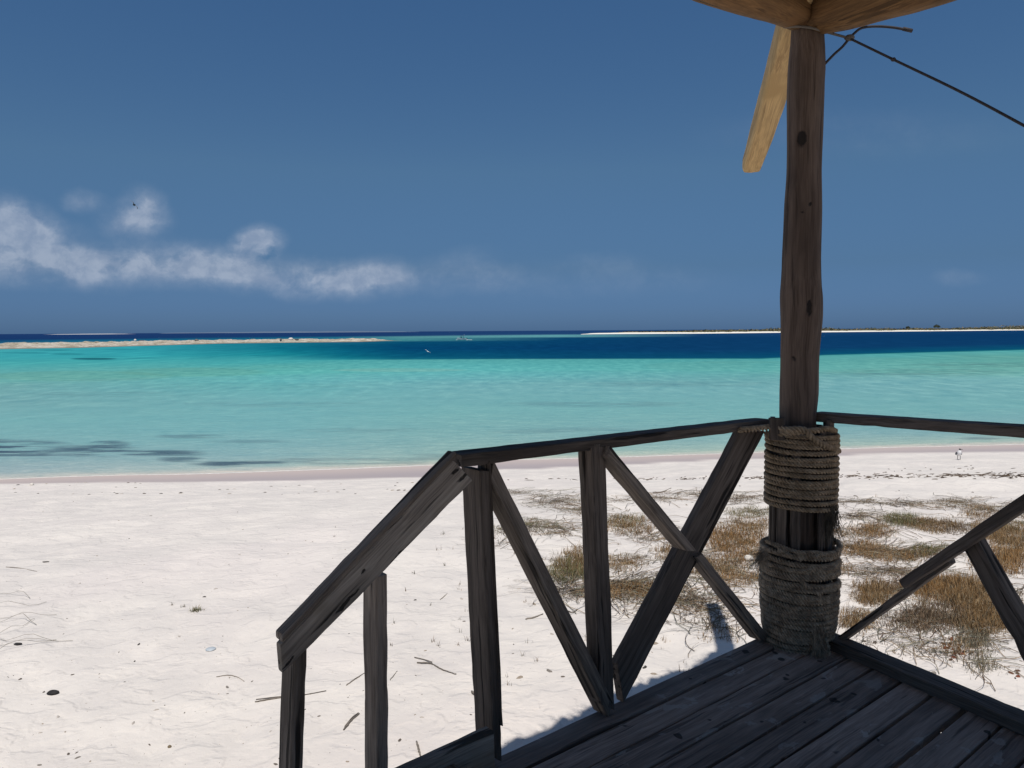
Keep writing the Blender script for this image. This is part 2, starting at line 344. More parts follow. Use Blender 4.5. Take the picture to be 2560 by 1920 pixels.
# submerged seagrass beds
streak = fbm(SXX*.55+7, SYY*2.6+3, 4)
def bed(cx, cy, rx, ry, a, col_=(58,82,94), soft=.5):
    global seac
    d = ((px-cx)/rx)**2 + ((dy+yh(px)-cy)/ry)**2
    k = np.clip((1-d)*1.3, 0, 1)*a*np.clip((streak-.33)*5, 0, 1); seac = seac*(1-k[:,None])+np.array(lin(col_))*k[:,None]
for q in [(70,1122,130,26,.95),(-60,1120,130,30,.95),(235,1127,115,20,.9),(400,1133,120,11,.85),(445,1148,70,9,.7),(560,1157,110,10,.9),(660,1157,60,7,.8),(265,1110,60,12,.7),(730,1150,70,8,.5),(470,1090,110,7,.4),
          (850,1155,130,16,.35),(1000,1150,120,14,.3),(1120,1136,100,16,.3),(1450,1080,260,14,.22),(1300,1130,200,10,.25),(620,1105,120,8,.3),(900,1075,200,8,.2),(1500,1010,300,9,.25),(700,1010,260,9,.18),(300,985,260,8,.2),
          (1700,960,300,8,.22),(2300,930,300,12,.3),(2450,912,200,8,.35),(2250,1060,240,12,.3),(2480,1095,90,4,.5)]: bed(*q)
def bed2(cx, cy, rx, ry, a, c_):
    global seac
    d = ((px-cx)/rx)**2 + ((dy+yh(px)-cy)/ry)**2; k = np.clip((1-d)*3, 0, 1)*a; seac = seac*(1-k[:,None])+np.array(lin(c_))*k[:,None]
for q in [(235,897,62,2.6,.9,(22,88,100)),(140,875,50,1.6,.7,(30,115,125)),(60,882,70,1.4,.6,(35,120,130)),(170,885,45,1.5,.7,(28,110,120)),(300,874,50,1.3,.5,(30,120,130)),(360,895,50,1.4,.5,(30,120,130)),(60,870,40,1.2,.5,(30,115,125)),
          (480,930,200,12,.28,(90,140,125)),(200,940,250,14,.3,(95,145,130)),(1000,925,180,5,.25,(130,160,145)),(1750,915,150,12,.22,(90,150,145)),(1850,905,120,4,.3,(85,145,140)),(600,965,300,10,.15,(85,150,140))]: bed2(*q)
kw = np.clip((shs)/.8, 0, 1)
ALB = np.array([.97,.93,.90])
I = np.arange(len(rr)*len(an)).reshape(len(rr), len(an))
Fs = np.stack([I[:-1,:-1], I[1:,:-1], I[1:,1:], I[:-1,1:]], -1).reshape(-1,4)
m_sea, g, b = mat('lagoon_water'); geo = g.n.new('ShaderNodeNewGeometry'); P = geo.outputs['Position']
at = g.n.new('ShaderNodeAttribute'); at.attribute_name = 'bed'; bc = at.outputs['Color']
ds = g.vmath('LENGTH', P)
r_a = g.noise(g.mapping(P, (1,2.2,1)), 1.1, 5, .62, .4); r_b = g.noise(g.mapping(P, (1,2.6,1)), 4.5, 4, .6, .3); r_c = g.noise(g.mapping(P, (1,3.2,1)), .16, 5, .6)
rip = g.math('MULTIPLY_ADD', r_b, .45, g.math('MULTIPLY', r_a, .55))
fade_n = g.mr(ds, 60, 300, 1.0, 0.0)
r_m = g.noise(g.mapping(P, (.9,.42,1)), 1.0, 5, .62, .3); r_f = g.noise(g.mapping(P, (.32,.075,1)), 1.0, 5, .62, .2)
fm = g.mr(ds, 30, 60); ff = g.mr(ds, 95, 130)
rip2 = g.math('ADD', g.math('MULTIPLY', rip, g.math('SUBTRACT', 1.0, fm)), g.math('MULTIPLY', r_m, fm))
rip2 = g.math('ADD', g.math('MULTIPLY', rip2, g.math('SUBTRACT', 1.0, ff)), g.math('MULTIPLY', r_f, ff))
cv_ = g.mix(g.math('MULTIPLY', g.mr(rip2, .50, .64), .5), bc, g.mix(1.0, bc, (1.55,1.32,1.26), 'MULTIPLY'))
cv_ = g.mix(g.math('MULTIPLY', g.mr(rip2, .49, .37), .5), cv_, g.mix(1.0, bc, (.62,.78,.84), 'MULTIPLY'))
f_c = g.math('MULTIPLY', g.mr(r_c, .35, .65), .30); cv_ = g.mix(f_c, cv_, g.mix(1.0, cv_, (.70,.84,.90), 'MULTIPLY'))
wcap = g.mr(g.noise(g.mapping(P, (.05,.022,1)), 1.0, 6, .7, .5), .735, .76); wcap = g.math('MULTIPLY', wcap, g.mr(ds, 320, 500))
wcap2 = g.math('MULTIPLY', g.mr(g.noise(g.mapping(P, (.55,.16,1)), 1.0, 4, .6, .5), .70, .735), g.mr(ds, 380, 430)); wcap2 = g.math('MULTIPLY', wcap2, g.mr(g.noise(P, .01, 2), .45, .6))
cv_ = g.mix(g.math('MAXIMUM', g.math('MULTIPLY', wcap, .75), g.math('MULTIPLY', wcap2, .7)), cv_, (.6,.66,.72))
g.l.new(cv_, b.inputs['Base Color']); b.inputs['Roughness'].default_value = .18; b.inputs['IOR'].default_value = 1.33
g.l.new(g.mr(ds, 22, 75, .14, .0), b.inputs['Specular IOR Level'])
bp = g.n.new('ShaderNodeBump'); g.l.new(rip, bp.inputs['Height']); bp.inputs['Distance'].default_value = .10; bp.inputs['Strength'].default_value = .75
g.l.new(bp.outputs[0], b.inputs['Normal'])
sea = mesh_obj('water', np.c_[SXX, SYY, 0*SXX], Fs, m_sea, attr={'bed': np.clip(seac*ALB, 0, 1)}); tag(sea, kind='structure')
# thin swash edge: a foamy lip where the last ripple runs up
fx = np.arange(-16, 20, .12); Vf = []; Ff = []
for i, x in enumerate(fx):
    y0 = float(np.interp(x, SHX, SHY)+.5*(fbm(np.array([x*.25+40]), np.array([3.3]), 2)[0]-.375)); n_ = float(fbm(np.array([x*.9]), np.array([2.0]), 3)[0])
    w_ = max(.01, .13*(n_-.3)); yb = y0-.02+.10*(n_-.45)
    for k, q in enumerate((-w_, -w_*.5, w_*.5, w_)): yy_ = yb+q; Vf.append((x, yy_, max(H(x, yy_), 0)+(.012 if k in (1,2) else .003)))
    if i: a = (i-1)*4; Ff += [(a+k, a+4+k, a+5+k, a+1+k) for k in range(3)]
foam = mesh_obj('swash_foam', np.array(Vf), Ff, plain('foam', (.66,.64,.60), .5, .1, 8)); tag(foam, 'thin pale line of foam along the water edge', 'foam', kind='stuff')

# ------------------------------------------------------------------ far islands
def strip_island(name, pts, m, label=None, kind='structure', rows=26, seed=1, rough=.25, prof=None, N=500):
    """pts: (px, y_near, y_far_top, height): near shore pixel on the water and crest height"""
    rs = np.random.default_rng(seed); xs = np.linspace(pts[0][0], pts[-1][0], N)
    V = []
    for i, x in enumerate(xs):
        yn, dpt, h = [np.interp(x, [p[0] for p in pts], [p[k] for p in pts]) for k in (1,2,3)]
        A = on_z(x, yn, 0); d = Vector((A.x, A.y, 0)).normalized()
        for j in range(rows):
            t = j/(rows-1); z = h*float(np.interp(t, *prof)) if prof else h*math.sin(min(1, t*1.0)*math.pi)**.6
            q = A+d*(dpt*t); nz = fbm(np.array([q.x*rough]), np.array([q.y*rough]), 4)[0]
            V.append((q.x, q.y, (z*(.55+.95*float(nz)) if 0 < j < rows-1 else 0)-.05))
    I = np.arange(N*rows).reshape(N, rows); Fc = np.stack([I[:-1,:-1], I[1:,:-1], I[1:,1:], I[:-1,1:]], -1).reshape(-1,4)
    o = mesh_obj(name, V, Fc, m); tag(o, label, kind=kind); return o
m_rub, g, b = mat('coral_rubble'); geo = g.n.new('ShaderNodeNewGeometry'); P = geo.outputs['Position']
n1 = g.noise(P, .22, 5, .7); n2 = g.noise(P, .8, 5, .75); sp = g.n.new('ShaderNodeSeparateXYZ'); g.l.new(P, sp.inputs[0])
c = g.mix(g.mr(n1, .35, .62), (.60,.545,.46), (.34,.29,.20)); c = g.mix(g.math('MULTIPLY', g.mr(n2, .54, .62), .85), c, (.09,.075,.05)); c = g.mix(g.math('MULTIPLY', g.mr(n2, .44, .34), .7), c, (.70,.64,.58))
c = g.mix(g.mr(sp.outputs[2], .28, .08), c, (.20,.17,.13))
g.l.new(c, b.inputs['Base Color']); b.inputs['Roughness'].default_value = .9; g.l.new(g.bump(n2, 1.0, .5), b.inputs['Normal'])
spit = strip_island('reef_spit', [(-420,879,48,1.25),(0,873,48,1.25),(200,869.5,50,1.2),(400,863.5,46,1.15),(560,858.8,44,1.15),(800,856,34,1.15),(900,854.8,24,1.2),(940,853.6,16,1.0),(965,852.4,9,.35),(985,852,5,.12),(1005,851.6,3,.05)],
    m_rub, rows=24, seed=3, rough=.35, prof=([0,.08,.3,.6,.8,1],[0,.35,.7,.9,1,0]), N=900)
m_isl, g, b = mat('island_ground'); geo = g.n.new('ShaderNodeNewGeometry'); P = geo.outputs['Position']; sp = g.n.new('ShaderNodeSeparateXYZ'); g.l.new(P, sp.inputs[0])
hz = g.math('ADD', sp.outputs[2], g.math('MULTIPLY', g.noise(P, .06, 4, .6), .5))
c = g.mix(g.mr(g.noise(P, .05, 5, .65), .4, .6), (.16,.13,.075), (.075,.085,.04))
c = g.mix(g.mr(hz, 1.75, 1.5), c, (.80,.76,.66)); g.l.new(c, b.inputs['Base Color']); b.inputs['Roughness'].default_value = .95
isl = strip_island('low_island', [(1452,836.1,8,.3),(1480,835.6,50,.9),(1560,835.0,110,1.7),(1750,834.0,180,2.0),(1950,831.8,200,2.3),(2060,830.6,200,2.4),(2300,828.2,220,2.5),(2560,825.6,240,2.6),(3100,820.5,260,2.8)],
    m_isl, rows=30, seed=5, rough=.02, prof=([0,.1,.22,.35,.6,1],[0,.28,.5,.8,1.0,0.6]), N=420)
# scrub cover over the far island: one countless mass of low bushes
def clump(c, rx, ry, rz, n, rs, V, Fc, cs):
    for _ in range(n):
        d = rs.normal(size=3); d /= np.linalg.norm(d); d[2] = abs(d[2]); rr_ = .55+.5*rs.random()
        p = np.array(c)+d*np.array([rx,ry,rz])*rr_; a = rs.normal(size=3); a /= np.linalg.norm(a); b2 = np.cross(a, d+.3*rs.normal(size=3)); b2 /= np.linalg.norm(b2)+1e-6
        s = cs*(.5+rs.random()); i = len(V); V += [tuple(p-a*s-b2*s*.5), tuple(p+a*s-b2*s*.4), tuple(p+a*s*.4+b2*s), tuple(p-a*s*.5+b2*s*.8)]; Fc.append((i,i+1,i+2,i+3))
rs = np.random.default_rng(21); V = []; Fc = []
m_scr, g, b = mat('island_scrub'); gi = g.n.new('ShaderNodeNewGeometry')
g.l.new(g.ramp(gi.outputs['Random Per Island'], [(0,(.05,.06,.028)),(.4,(.10,.10,.045)),(.7,(.16,.13,.07)),(1,(.20,.165,.10))]), b.inputs['Base Color']); b.inputs['Roughness'].default_value = .9
tops = ([1560,1700,1760,1860,1950,2050,2100,2250,2380,2450,2560,3100],[.4,.8,1.6,1.4,2.8,2.6,2.0,2.2,1.6,3.2,4.0,4.5])
for i in range(620):
    x = 1560+1540*rs.random(); yn = np.interp(x, [1452,1560,1750,1950,2060,2300,2560,3100], [836.1,835,834,831.8,830.6,828.2,825.6,820.5])
    A = on_z(x, yn, 0); d = Vector((A.x,A.y,0)).normalized(); q = A+d*(45+110*rs.random()); h = float(np.interp(x, *tops))*(.7+1.1*rs.random())
    clump((q.x,q.y,1.2), 6+8*rs.random(), 6, h, 26, rs, V, Fc, .85)
scr = mesh_obj('island_scrub', V, Fc, m_scr, smooth=False); tag(scr, 'low dry scrub covering the flat island on the horizon', 'scrub', kind='stuff')
m_bush = plain('dark_bush', (.035,.045,.025), .9)
for (x, y, s, lb) in [(2342,816,3.2,'round dark bush standing out on the far island, nearest the right edge'),(2270,818.5,2.2,'dark bush on the far island between the big post and the larger bush'),(1763,826,1.7,'small dark bush on the far island to the left of the big post')]:
    A = on_y(x, y, 1010 if x > 2000 else 860); root = empty('island_bush', (A.x, A.y, 1.2), lb, 'bush', 'dark bushes on the far island'); V = []; Fc = []
    clump((A.x,A.y,max(A.z,2.2)), s*1.4, s, s*1.1, 260, rs, V, Fc, .55); mesh_obj('crown', [(v[0],v[1],v[2]-1.1) for v in V], Fc, m_bush, root, smooth=False)
    mesh_obj('trunk', [(A.x-.2,A.y,1),(A.x+.2,A.y,1),(A.x+.12,A.y,3),(A.x-.12,A.y,3),(A.x,A.y+.3,1),(A.x,A.y+.2,3)], [(0,1,2,3),(1,4,5,2),(4,0,3,5)], m_bush, root)
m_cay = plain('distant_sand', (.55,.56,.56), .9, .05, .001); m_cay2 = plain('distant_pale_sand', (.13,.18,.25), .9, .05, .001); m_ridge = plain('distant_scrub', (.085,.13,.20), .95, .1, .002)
def horizon_strip(name, x0, x1, D_, h, m, seed):
    rs = np.random.default_rng(seed); N = 80; V = []
    for i in range(N):
        x = x0+(x1-x0)*i/(N-1); A = on_y(x, 800, D_); e = math.sin(math.pi*i/(N-1))**.35; hh_ = h*e*(.55+.9*float(fbm(np.array([i*.16+seed]), np.array([1.1*seed]), 3)[0]))
        V += [(A.x,D_,0),(A.x,D_+60,hh_),(A.x,D_+240,hh_),(A.x,D_+300,0)]
    Fc = [(a*4+k, a*4+4+k, a*4+5+k, a*4+1+k) for a in range(N-1) for k in range(3)]
    tag(mesh_obj(name, V, Fc, m), kind='structure')
horizon_strip('distant_cay', 108, 262, 3600, 2.2, m_cay, 2)
horizon_strip('distant_island', 395, 1010, 7000, 13, m_ridge, 4)
horizon_strip('distant_beach', 560, 1040, 6400, 3.6, m_cay2, 6)

# boulders on the spit
def rock(name, loc, s, m, label, cat, group=None, seed=0, sub=3, amp=.28, parent=None):
    bm = bmesh.new(); bmesh.ops.create_icosphere(bm, subdivisions=sub, radius=1)
    o_ = seed*7.7
    for v in bm.verts:
        c_ = v.co; n_ = float(fbm(np.array([c_.x*1.7+c_.z*.9+o_]), np.array([c_.y*1.7+c_.z*1.3+o_]), 4)[0]); v.co = Vector((c_.x*s[0], c_.y*s[1], c_.z*s[2]))*(1-amp+2.1*amp*n_)
    me = bpy.data.meshes.new(name); bm.to_mesh(me); bm.free(); me.materials.append(m); me.polygons.foreach_set('use_smooth', [True]*len(me.polygons))
    o = bpy.data.objects.new(name, me); col.objects.link(o); o.location = loc; tag(o, label, cat, group); return o
m_br = plain('bleached_boulder', (.62,.58,.52), .9, .25, 3); m_bd = plain('dark_boulder', (.14,.13,.12), .9, .3, 3)
for i, (x, y, s, m_, lb) in enumerate([(338,849.5,(.55,.5,.6),m_br,'pale upright coral block at the left on the reef spit'),(354,851,(1.3,.5,.25),m_bd,'dark flat driftwood-like rock beside the pale upright coral block'),
        (491,849.5,(.75,.6,.5),m_bd,'grey rounded boulder alone midway along the reef spit'),(727,846.5,(1.0,.8,.7),m_br,'largest white boulder on the crest of the reef spit'),(742,847.5,(.8,.6,.35),m_bd,'dark rock lying right beside the largest white boulder'),(702,848,(.35,.35,.55),m_bd,'small dark rock to the left of the largest white boulder')]):
    A = on_z(x, y+2.5, 1.0); rock('boulder', (A.x, A.y, 1.15), s, m_, lb, 'boulder', 'boulders on the reef spit', seed=i+1, sub=2)

# ------------------------------------------------------------------ boat
def loft(secs, close=True):
    V = [p for s in secs for p in s]; k = len(secs[0]); Fc = []
    for i in range(len(secs)-1):
        for j in range(k if close else k-1): Fc.append((i*k+j, i*k+(j+1)%k, (i+1)*k+(j+1)%k, (i+1)*k+j))
    return V, Fc
B0 = on_z(1155, 849.8, 0)
boat = empty('motor_boat', (B0.x, B0.y, 0), 'small white open motor boat heading left across the dark blue channel', 'boat')
secs = []
for t in np.linspace(0, 1, 12):
    x = -2.1+4.2*t; w_ = .85*math.sin(min(1, (t+.04)*1.9)*math.pi/2); h_ = .95-.38*t; k_ = .25*(1-min(1, t*3)); 
    secs.append([(x-.25*(1-t)**2, -w_, h_),(x,-w_*.8,.15+k_),(x,0,-.1+k_),(x,w_*.8,.15+k_),(x-.25*(1-t)**2,w_,h_),(x,w_*.86,h_-.04),(x,0,h_-.3*min(1, t*4)),(x,-w_*.86,h_-.04)])
V, Fc = loft(secs); Fc += [tuple(range(8)), tuple(range(88, 96))]
m_white = plain('white_gelcoat', (.75,.76,.77), .3, .03); m_blk = plain('black_plastic', (.02,.022,.03), .5); m_navy = plain('navy_canvas', (.03,.04,.09), .8)
TB = Matrix.Translation((B0.x, B0.y, 0))
mesh_obj('hull', V, Fc, m_white, boat, smooth=False, M=TB)
def bxm(name, c_, s, m, parent, M, top=.85):
    V = []
    for sz in (-1, 1):
        k_ = 1 if sz < 0 else top
        for sx_, sy_ in ((-1,-1),(1,-1),(1,1),(-1,1)): V.append((c_[0]+sx_*s[0]/2*k_, c_[1]+sy_*s[1]/2*k_, c_[2]+sz*s[2]/2))
    o = mesh_obj(name, V, [(3,2,1,0),(4,5,6,7),(0,1,5,4),(1,2,6,5),(2,3,7,6),(3,0,4,7)], m, parent, smooth=False, M=M)
    bv = o.modifiers.new('bevel', 'BEVEL'); bv.width = min(s)*.15; bv.segments = 2; return o
bxm('console', (-.35,0,.95), (.6,.7,.75), m_navy, boat, TB, .7)
bxm('windscreen', (-.5,0,1.42), (.12,.6,.25), m_blk, boat, TB, .8)
bxm('outboard', (2.2,0,.75), (.35,.32,.6), m_blk, boat, TB, .75)
bxm('seat', (.75,0,.72), (.7,1.1,.4), m_navy, boat, TB)
bxm('canopy', (.1,0,1.74), (1.6,1.2,.16), m_navy, boat, TB, .9)
def tube(name, pts, r, m, parent=None, sides=8, M=None, taper=None):
    pts = [Vector(p) for p in pts]; V = []; Fc = []; up = Vector((0,0,1)); prev = None
    for i, p in enumerate(pts):
        t = (pts[min(i+1, len(pts)-1)]-pts[max(i-1, 0)]).normalized()
        a = (prev-t*prev.dot(t)).normalized() if prev and (prev-t*prev.dot(t)).length > 1e-4 else (t.cross(up) if abs(t.z) < .95 else t.cross(Vector((1,0,0)))).normalized()
        prev = a; b2 = t.cross(a); rr_ = r*(taper[i] if taper else 1)
        for k in range(sides): an_ = 2*math.pi*k/sides; V.append(p+(a*math.cos(an_)+b2*math.sin(an_))*rr_)
        if i:
            o_ = (i-1)*sides
            for k in range(sides): Fc.append((o_+k, o_+(k+1)%sides, o_+sides+(k+1)%sides, o_+sides+k))
    Fc.append(tuple(range(sides))[::-1]); Fc.append(tuple(range(len(V)-sides, len(V))))
    if name is None: return V, Fc
    return mesh_obj(name, V, Fc, m, parent, M=M)
for sx_ in (-.55, .75):
    for sy_ in (-.5, .5): tube('canopy_pole', [(sx_,sy_,.7),(sx_*.9+.1,sy_,1.76)], .03, m_blk, boat, 6, TB)
tube('antenna', [(.9,.3,.8),(1.0,.3,2.5)], .02, m_white, boat, 5, TB)
tube('bow_rail', [(-2.0,-.3,.95),(-1.9,-.4,1.2),(-1.2,-.75,1.15),(-1.2,-.75,.8)], .025, m_white, boat, 5, TB)
V = []; Fc = []
rs = np.random.default_rng(5)
for i in range(15):
    x = -2.6+8*rs.random()**1.2; y = rs.normal(-.6,.5); s = .10+.25*rs.random(); k = len(V)
    for q in range(7): V.append((B0.x+x+s*2.2*math.cos(q*.9), B0.y+y+s*.9*math.sin(q*.9), .03+.05*rs.random()))
    V.append((B0.x+x, B0.y+y, .16)); Fc += [(k+q, k+(q+1)%7, k+7) for q in range(7)]
tag(mesh_obj('boat_wake', V, Fc, plain('wake_foam', (.75,.8,.82), .6, .05)), 'broken white wake around the small motor boat', 'wake', kind='stuff')

# ------------------------------------------------------------------ birds
def skin_body(name, nodes, edges, m, parent=None, loc=(0,0,0), sub=2, M=None):
    me = bpy.data.meshes.new(name); me.from_pydata([n[0] for n in nodes], edges, []); me.update(); me.materials.append(m)
    o = bpy.data.objects.new(name, me); col.objects.link(o)
    sk = o.modifiers.new('skin', 'SKIN'); sk.use_smooth_shade = True
    if not me.skin_vertices: bpy.context.view_layer.objects.active = o
    for i, n in enumerate(nodes):
        v = me.skin_vertices[0].data[i]; v.radius = (n[1], n[1] if len(n) < 3 else n[2]); v.use_root = (i == 0)
    sb = o.modifiers.new('sub', 'SUBSURF'); sb.levels = sub; sb.render_levels = sub
    if parent: o.parent = parent; o.matrix_basis = wm(parent).inverted() @ (M or Matrix())
    else: o.matrix_basis = M or Matrix()
    return o
def wing(name, pts, m, parent, M, t=.01):
    """pts: list of (lead xyz, trail xyz)"""
    V = []
    for a, b_ in pts:
        a = Vector(a); b_ = Vector(b_); mid = a.lerp(b_, .4)+Vector((0,0,t)); V += [a, mid, b_, a.lerp(b_, .4)-Vector((0,0,t*.4))]
    Fc = []
    for i in range(len(pts)-1):
        for k in range(4): Fc.append((i*4+k, i*4+(k+1)%4, i*4+4+(k+1)%4, i*4+4+k))
    Fc += [(3,2,1,0), tuple(len(V)-4+k for k in range(4))]
    return mesh_obj(name, V, Fc, m, parent, M=M)
m_fw = plain('white_feathers', (.78,.77,.76), .8, .04); m_fb = plain('black_feathers', (.012,.012,.016), .7); m_fg = plain('grey_feathers', (.16,.165,.18), .8)
G0 = on_g(2397, 1149)
gull = empty('shore_gull', G0, 'white gull with black head standing alone on the beach near the water', 'bird')
MG = Matrix.Translation(G0) @ Matrix.Rotation(R(-62), 4, 'Z')
MG = Matrix.Translation(G0) @ Matrix.Rotation(R(-97), 4, 'Z')
gb = skin_body('body', [((-.10,0,.085),.012),((-.06,0,.105),.036),((-.01,0,.13),.056),((.02,0,.165),.054),((.03,0,.20),.036),((.03,0,.222),.026)], [(0,1),(1,2),(2,3),(3,4),(4,5)], m_fw, gull, M=MG)
MHd = MG @ Matrix.Translation((.03,0,.022)) @ Matrix.Rotation(R(88), 4, 'Z') @ Matrix.Translation((-.064,0,0))
skin_body('head', [((.058,0,.205),.024),((.066,0,.222),.027),((.084,0,.224),.017)], [(0,1),(1,2)], m_fb, gull, M=MHd)
tube('beak', [(.09,0,.222),(.12,0,.218),(.135,0,.210)], .007, m_fb, gull, 6, MHd, [1,.7,.15])
for s in (-1, 1):
    wing('folded_wing', [((.035,s*.050,.180),(.02,s*.055,.115)),((-.03,s*.060,.170),(-.03,s*.060,.105)),((-.10,s*.040,.128),(-.10,s*.036,.095)),((-.165,s*.012,.098),(-.165,s*.012,.092))], m_fg, gull, MG, .006)
    tube('leg', [(0,s*.026,.10),(.004,s*.03,.05),(0,s*.032,0)], .0055, m_fb, gull, 6, MG)
    mesh_obj('foot', [(0,s*.022,.006),(.04,s*.022-.016,.002),(.044,s*.022,.002),(.04,s*.022+.016,.002)], [(0,1,2),(0,2,3)], m_fb, gull, M=MG)
# dark bird against the left cloud
W0 = on_y(335, 512, 38)
wb = empty('flying_bird', W0, 'small dark bird in flight in front of the cloud at the left', 'bird')
MW = Matrix.Translation(W0) @ Matrix.Rotation(R(50), 4, 'Y')
skin_body('body', [((0,-.09,0),.02),((0,-.03,0),.05),((0,.05,0),.055),((0,.10,.01),.035),((0,.14,.01),.018)], [(0,1),(1,2),(2,3),(3,4)], m_fb, wb, M=MW)
for s in (-1, 1):
    wing('wing', [((s*.04,.05,.02),(s*.04,-.05,.02)),((s*.12,.07,.05),(s*.12,-.03,.05)),((s*.20,.04,.04),(s*.20,-.04,.04)),((s*.28,-.02,.0),(s*.27,-.05,.0))], m_fg, wb, MW, .006)
W1 = on_y(1070, 879, 90)
wg = empty('gliding_gull', W1, 'pale gull gliding low over the dark blue water below the boat', 'bird')
MW = Matrix.Translation(W1) @ Matrix.Scale(.8, 4) @ Matrix.Rotation(R(10), 4, 'Y') @ Matrix.Rotation(R(20), 4, 'X')
skin_body('body', [((-.18,0,0),.015),((-.08,0,0),.04),((.02,0,0),.05),((.1,0,.01),.035),((.15,0,.005),.015)], [(0,1),(1,2),(2,3),(3,4)], m_fw, wg, M=MW)
wing('wing', [((.06,.02,.02),(-.06,.02,.02)),((-.12,.1,.13),(-.22,.08,.12)),((-.34,.15,.20),(-.42,.14,.19)),((-.46,.2,.22),(-.47,.2,.22))], m_fw, wg, MW)
wing('wing', [((.06,-.02,.02),(-.06,-.02,.02)),((.2,-.08,.03),(.1,-.1,.03)),((.36,-.12,.02),(.28,-.13,.02)),((.47,-.15,-.01),(.46,-.16,-.01))], m_fw, wg, MW)

# ------------------------------------------------------------------ deck
deck = empty('wooden_deck', (1.0,2.5,DZ), 'raised deck of dark grey planks with pale stains, seen at the lower right', 'deck')
pa = R(39.3); pd = Vector((math.cos(pa), math.sin(pa), 0)); pn = Vector((-math.sin(pa), math.cos(pa), 0))
def isect(c, cR):       # point where pn.p=c meets RPn.p=cR
    det = pn.x*RPn.y-pn.y*RPn.x; return Vector(((c*RPn.y-pn.y*cR)/det, (pn.x*cR-RPn.x*c)/det, 0))
V = []; Fc = []; rs = np.random.default_rng(11)
c_top = 2.035+.0
planks = []
cc = c_top
for k in range(26):
    w_ = (.135 if k else .120)+rs.normal(0,.004); gap = .010+.012*rs.random() if k not in (6,) else .022
    planks.append((cc, cc-w_+gap, rs.normal(0,.0025))); cc -= w_
for c0, c1, dz in planks:
    e0 = isect(c0, 3.02); e1 = isect(c1, 3.02); Lp = 2.15 if c0 > -.2 else 2.15
    s0 = pn*c0+pd*(-1.0) if False else None
    # left ends follow the stair side of the deck
    a0 = e0-pd*1.0; 
    base = Vector((-.27,2.44,0)); tl = base.dot(pd)
    L0 = pn*c0+pd*(tl-max(0, 0)+rs.normal(0,.006)); L1 = pn*c1+pd*(tl+rs.normal(0,.006))
    if c0 < 1.55: L0 -= pd*1.6; L1 -= pd*1.6
    zt = DZ+dz; zb = zt-.035; i = len(V); Nn = 14
    for j in range(Nn+1):
        t = j/Nn; p0 = L0.lerp(e0, t); p1 = L1.lerp(e1, t); w1 = rs.normal(0,.0012); w2 = rs.normal(0,.0012); p0 = p0+pn*w1; p1 = p1+pn*w2; s_ = .004
        for (p, z) in ((p0,zb),(p0,zt-s_),(p0-pn*s_,zt),(p0.lerp(p1,.35),zt+rs.normal(0,.0006)),(p0.lerp(p1,.65),zt+rs.normal(0,.0006)),(p1+pn*s_,zt),(p1,zt-s_),(p1,zb)): V.append(Vector((p.x,p.y,z)))
    for j in range(Nn):
        a = i+j*8
        for q in range(8): Fc.append((a+q, a+8+q, a+8+(q+1)%8, a+(q+1)%8))
    Fc.append(tuple(i+q for q in range(8))); Fc.append(tuple(i+Nn*8+q for q in range(7,-1,-1)))
MD = Matrix.Translation((1.0,2.5,DZ)) @ Matrix.Rotation(pa, 4, 'Z'); MDi = MD.inverted()
mesh_obj('floorboards', [MDi @ v for v in V], Fc, M_deck, deck, smooth=False, M=MD)
# kerb along the right edge, fascia, joists, feet
k0 = isect(1.93, 2.965); k1 = k0+Rd*3.6
box('kerb', Vector((k0.x,k0.y,DZ+.022))-Rd*.12, Vector((k1.x,k1.y,DZ+.022)), RPn, UP, .105, .05, M_timber_dark, deck)
fas0 = isect(2.045, 3.03); f_l = pn*2.05+pd*tl
box('edge_beam', Vector((fas0.x,fas0.y,DZ-.115)), Vector((f_l.x,f_l.y,DZ-.115)), pn, UP, .04, .15, M_timber_dark, deck)
box('edge_beam', Vector((fas0.x,fas0.y,DZ-.115))+Rd*.03, Vector((fas0.x,fas0.y,DZ-.115))+Rd*3.6, RPn, UP, .04, .15, M_timber_dark, deck)
for j in range(3):
    p = isect(1.95, 2.9)-pd*(.35+.62*j); box('joist', Vector((p.x,p.y,DZ-.10)), Vector((p.x,p.y,DZ-.10))-pn*3.2, pd, UP, .05, .12, M_timber_dark, deck)
for (c_, r_) in ((1.9,.25),(1.9,1.85),(-.8,.25),(-.8,1.85)):
    p = isect(c_, 2.9)-pd*r_; zg = H(p.x,p.y); box('foot_post', (p.x,p.y,zg-.2), (p.x,p.y,DZ-.17), pd, pn, .1, .1, M_timber_dark, deck)

# ------------------------------------------------------------------ left railing
rl = empty('deck_railing', on_pl(1240,1880,LP,.04), 'weathered X-braced timber railing between the stair and the roped post', 'railing')
mL = M_timber_dark
# flat top rail
a = on_pl(1150,1163,LP,.0); b_ = on_pl(1916,1066,LP,.0)
ra = on_pl(1143,1165,LP,.03); rb_ = on_pl(1914,1068,LP,.03)
zr = .040; nh = LPn*.085
timber('top_rail', [ra-LPn*.03, ra+LPn*.06, ra+LPn*.06+UP*zr, ra-LPn*.03+UP*zr], [rb_-LPn*.03, rb_+LPn*.06, rb_+LPn*.06+UP*zr, rb_-LPn*.03+UP*zr], mL, rl, nrm=UP)
slat('middle_post', LP, (1478,1112),(1513,1110),(1502,1760),(1538,1775), .07, mL, rl, d=.0)
slat('post_slat', LP, (1457,1116),(1478,1114),(1490,1740),(1500,1760), .03, M_timber, rl, d=.035)
slat('end_post', LP, (1199,1178),(1224,1178),(1236,1895),(1256,1905), .108, mL, rl, d=.0)
slat('post_slat', LP, (1223,1152),(1228,1151),(1250,1812),(1259,1816), .05, mL, rl, d=-.004)
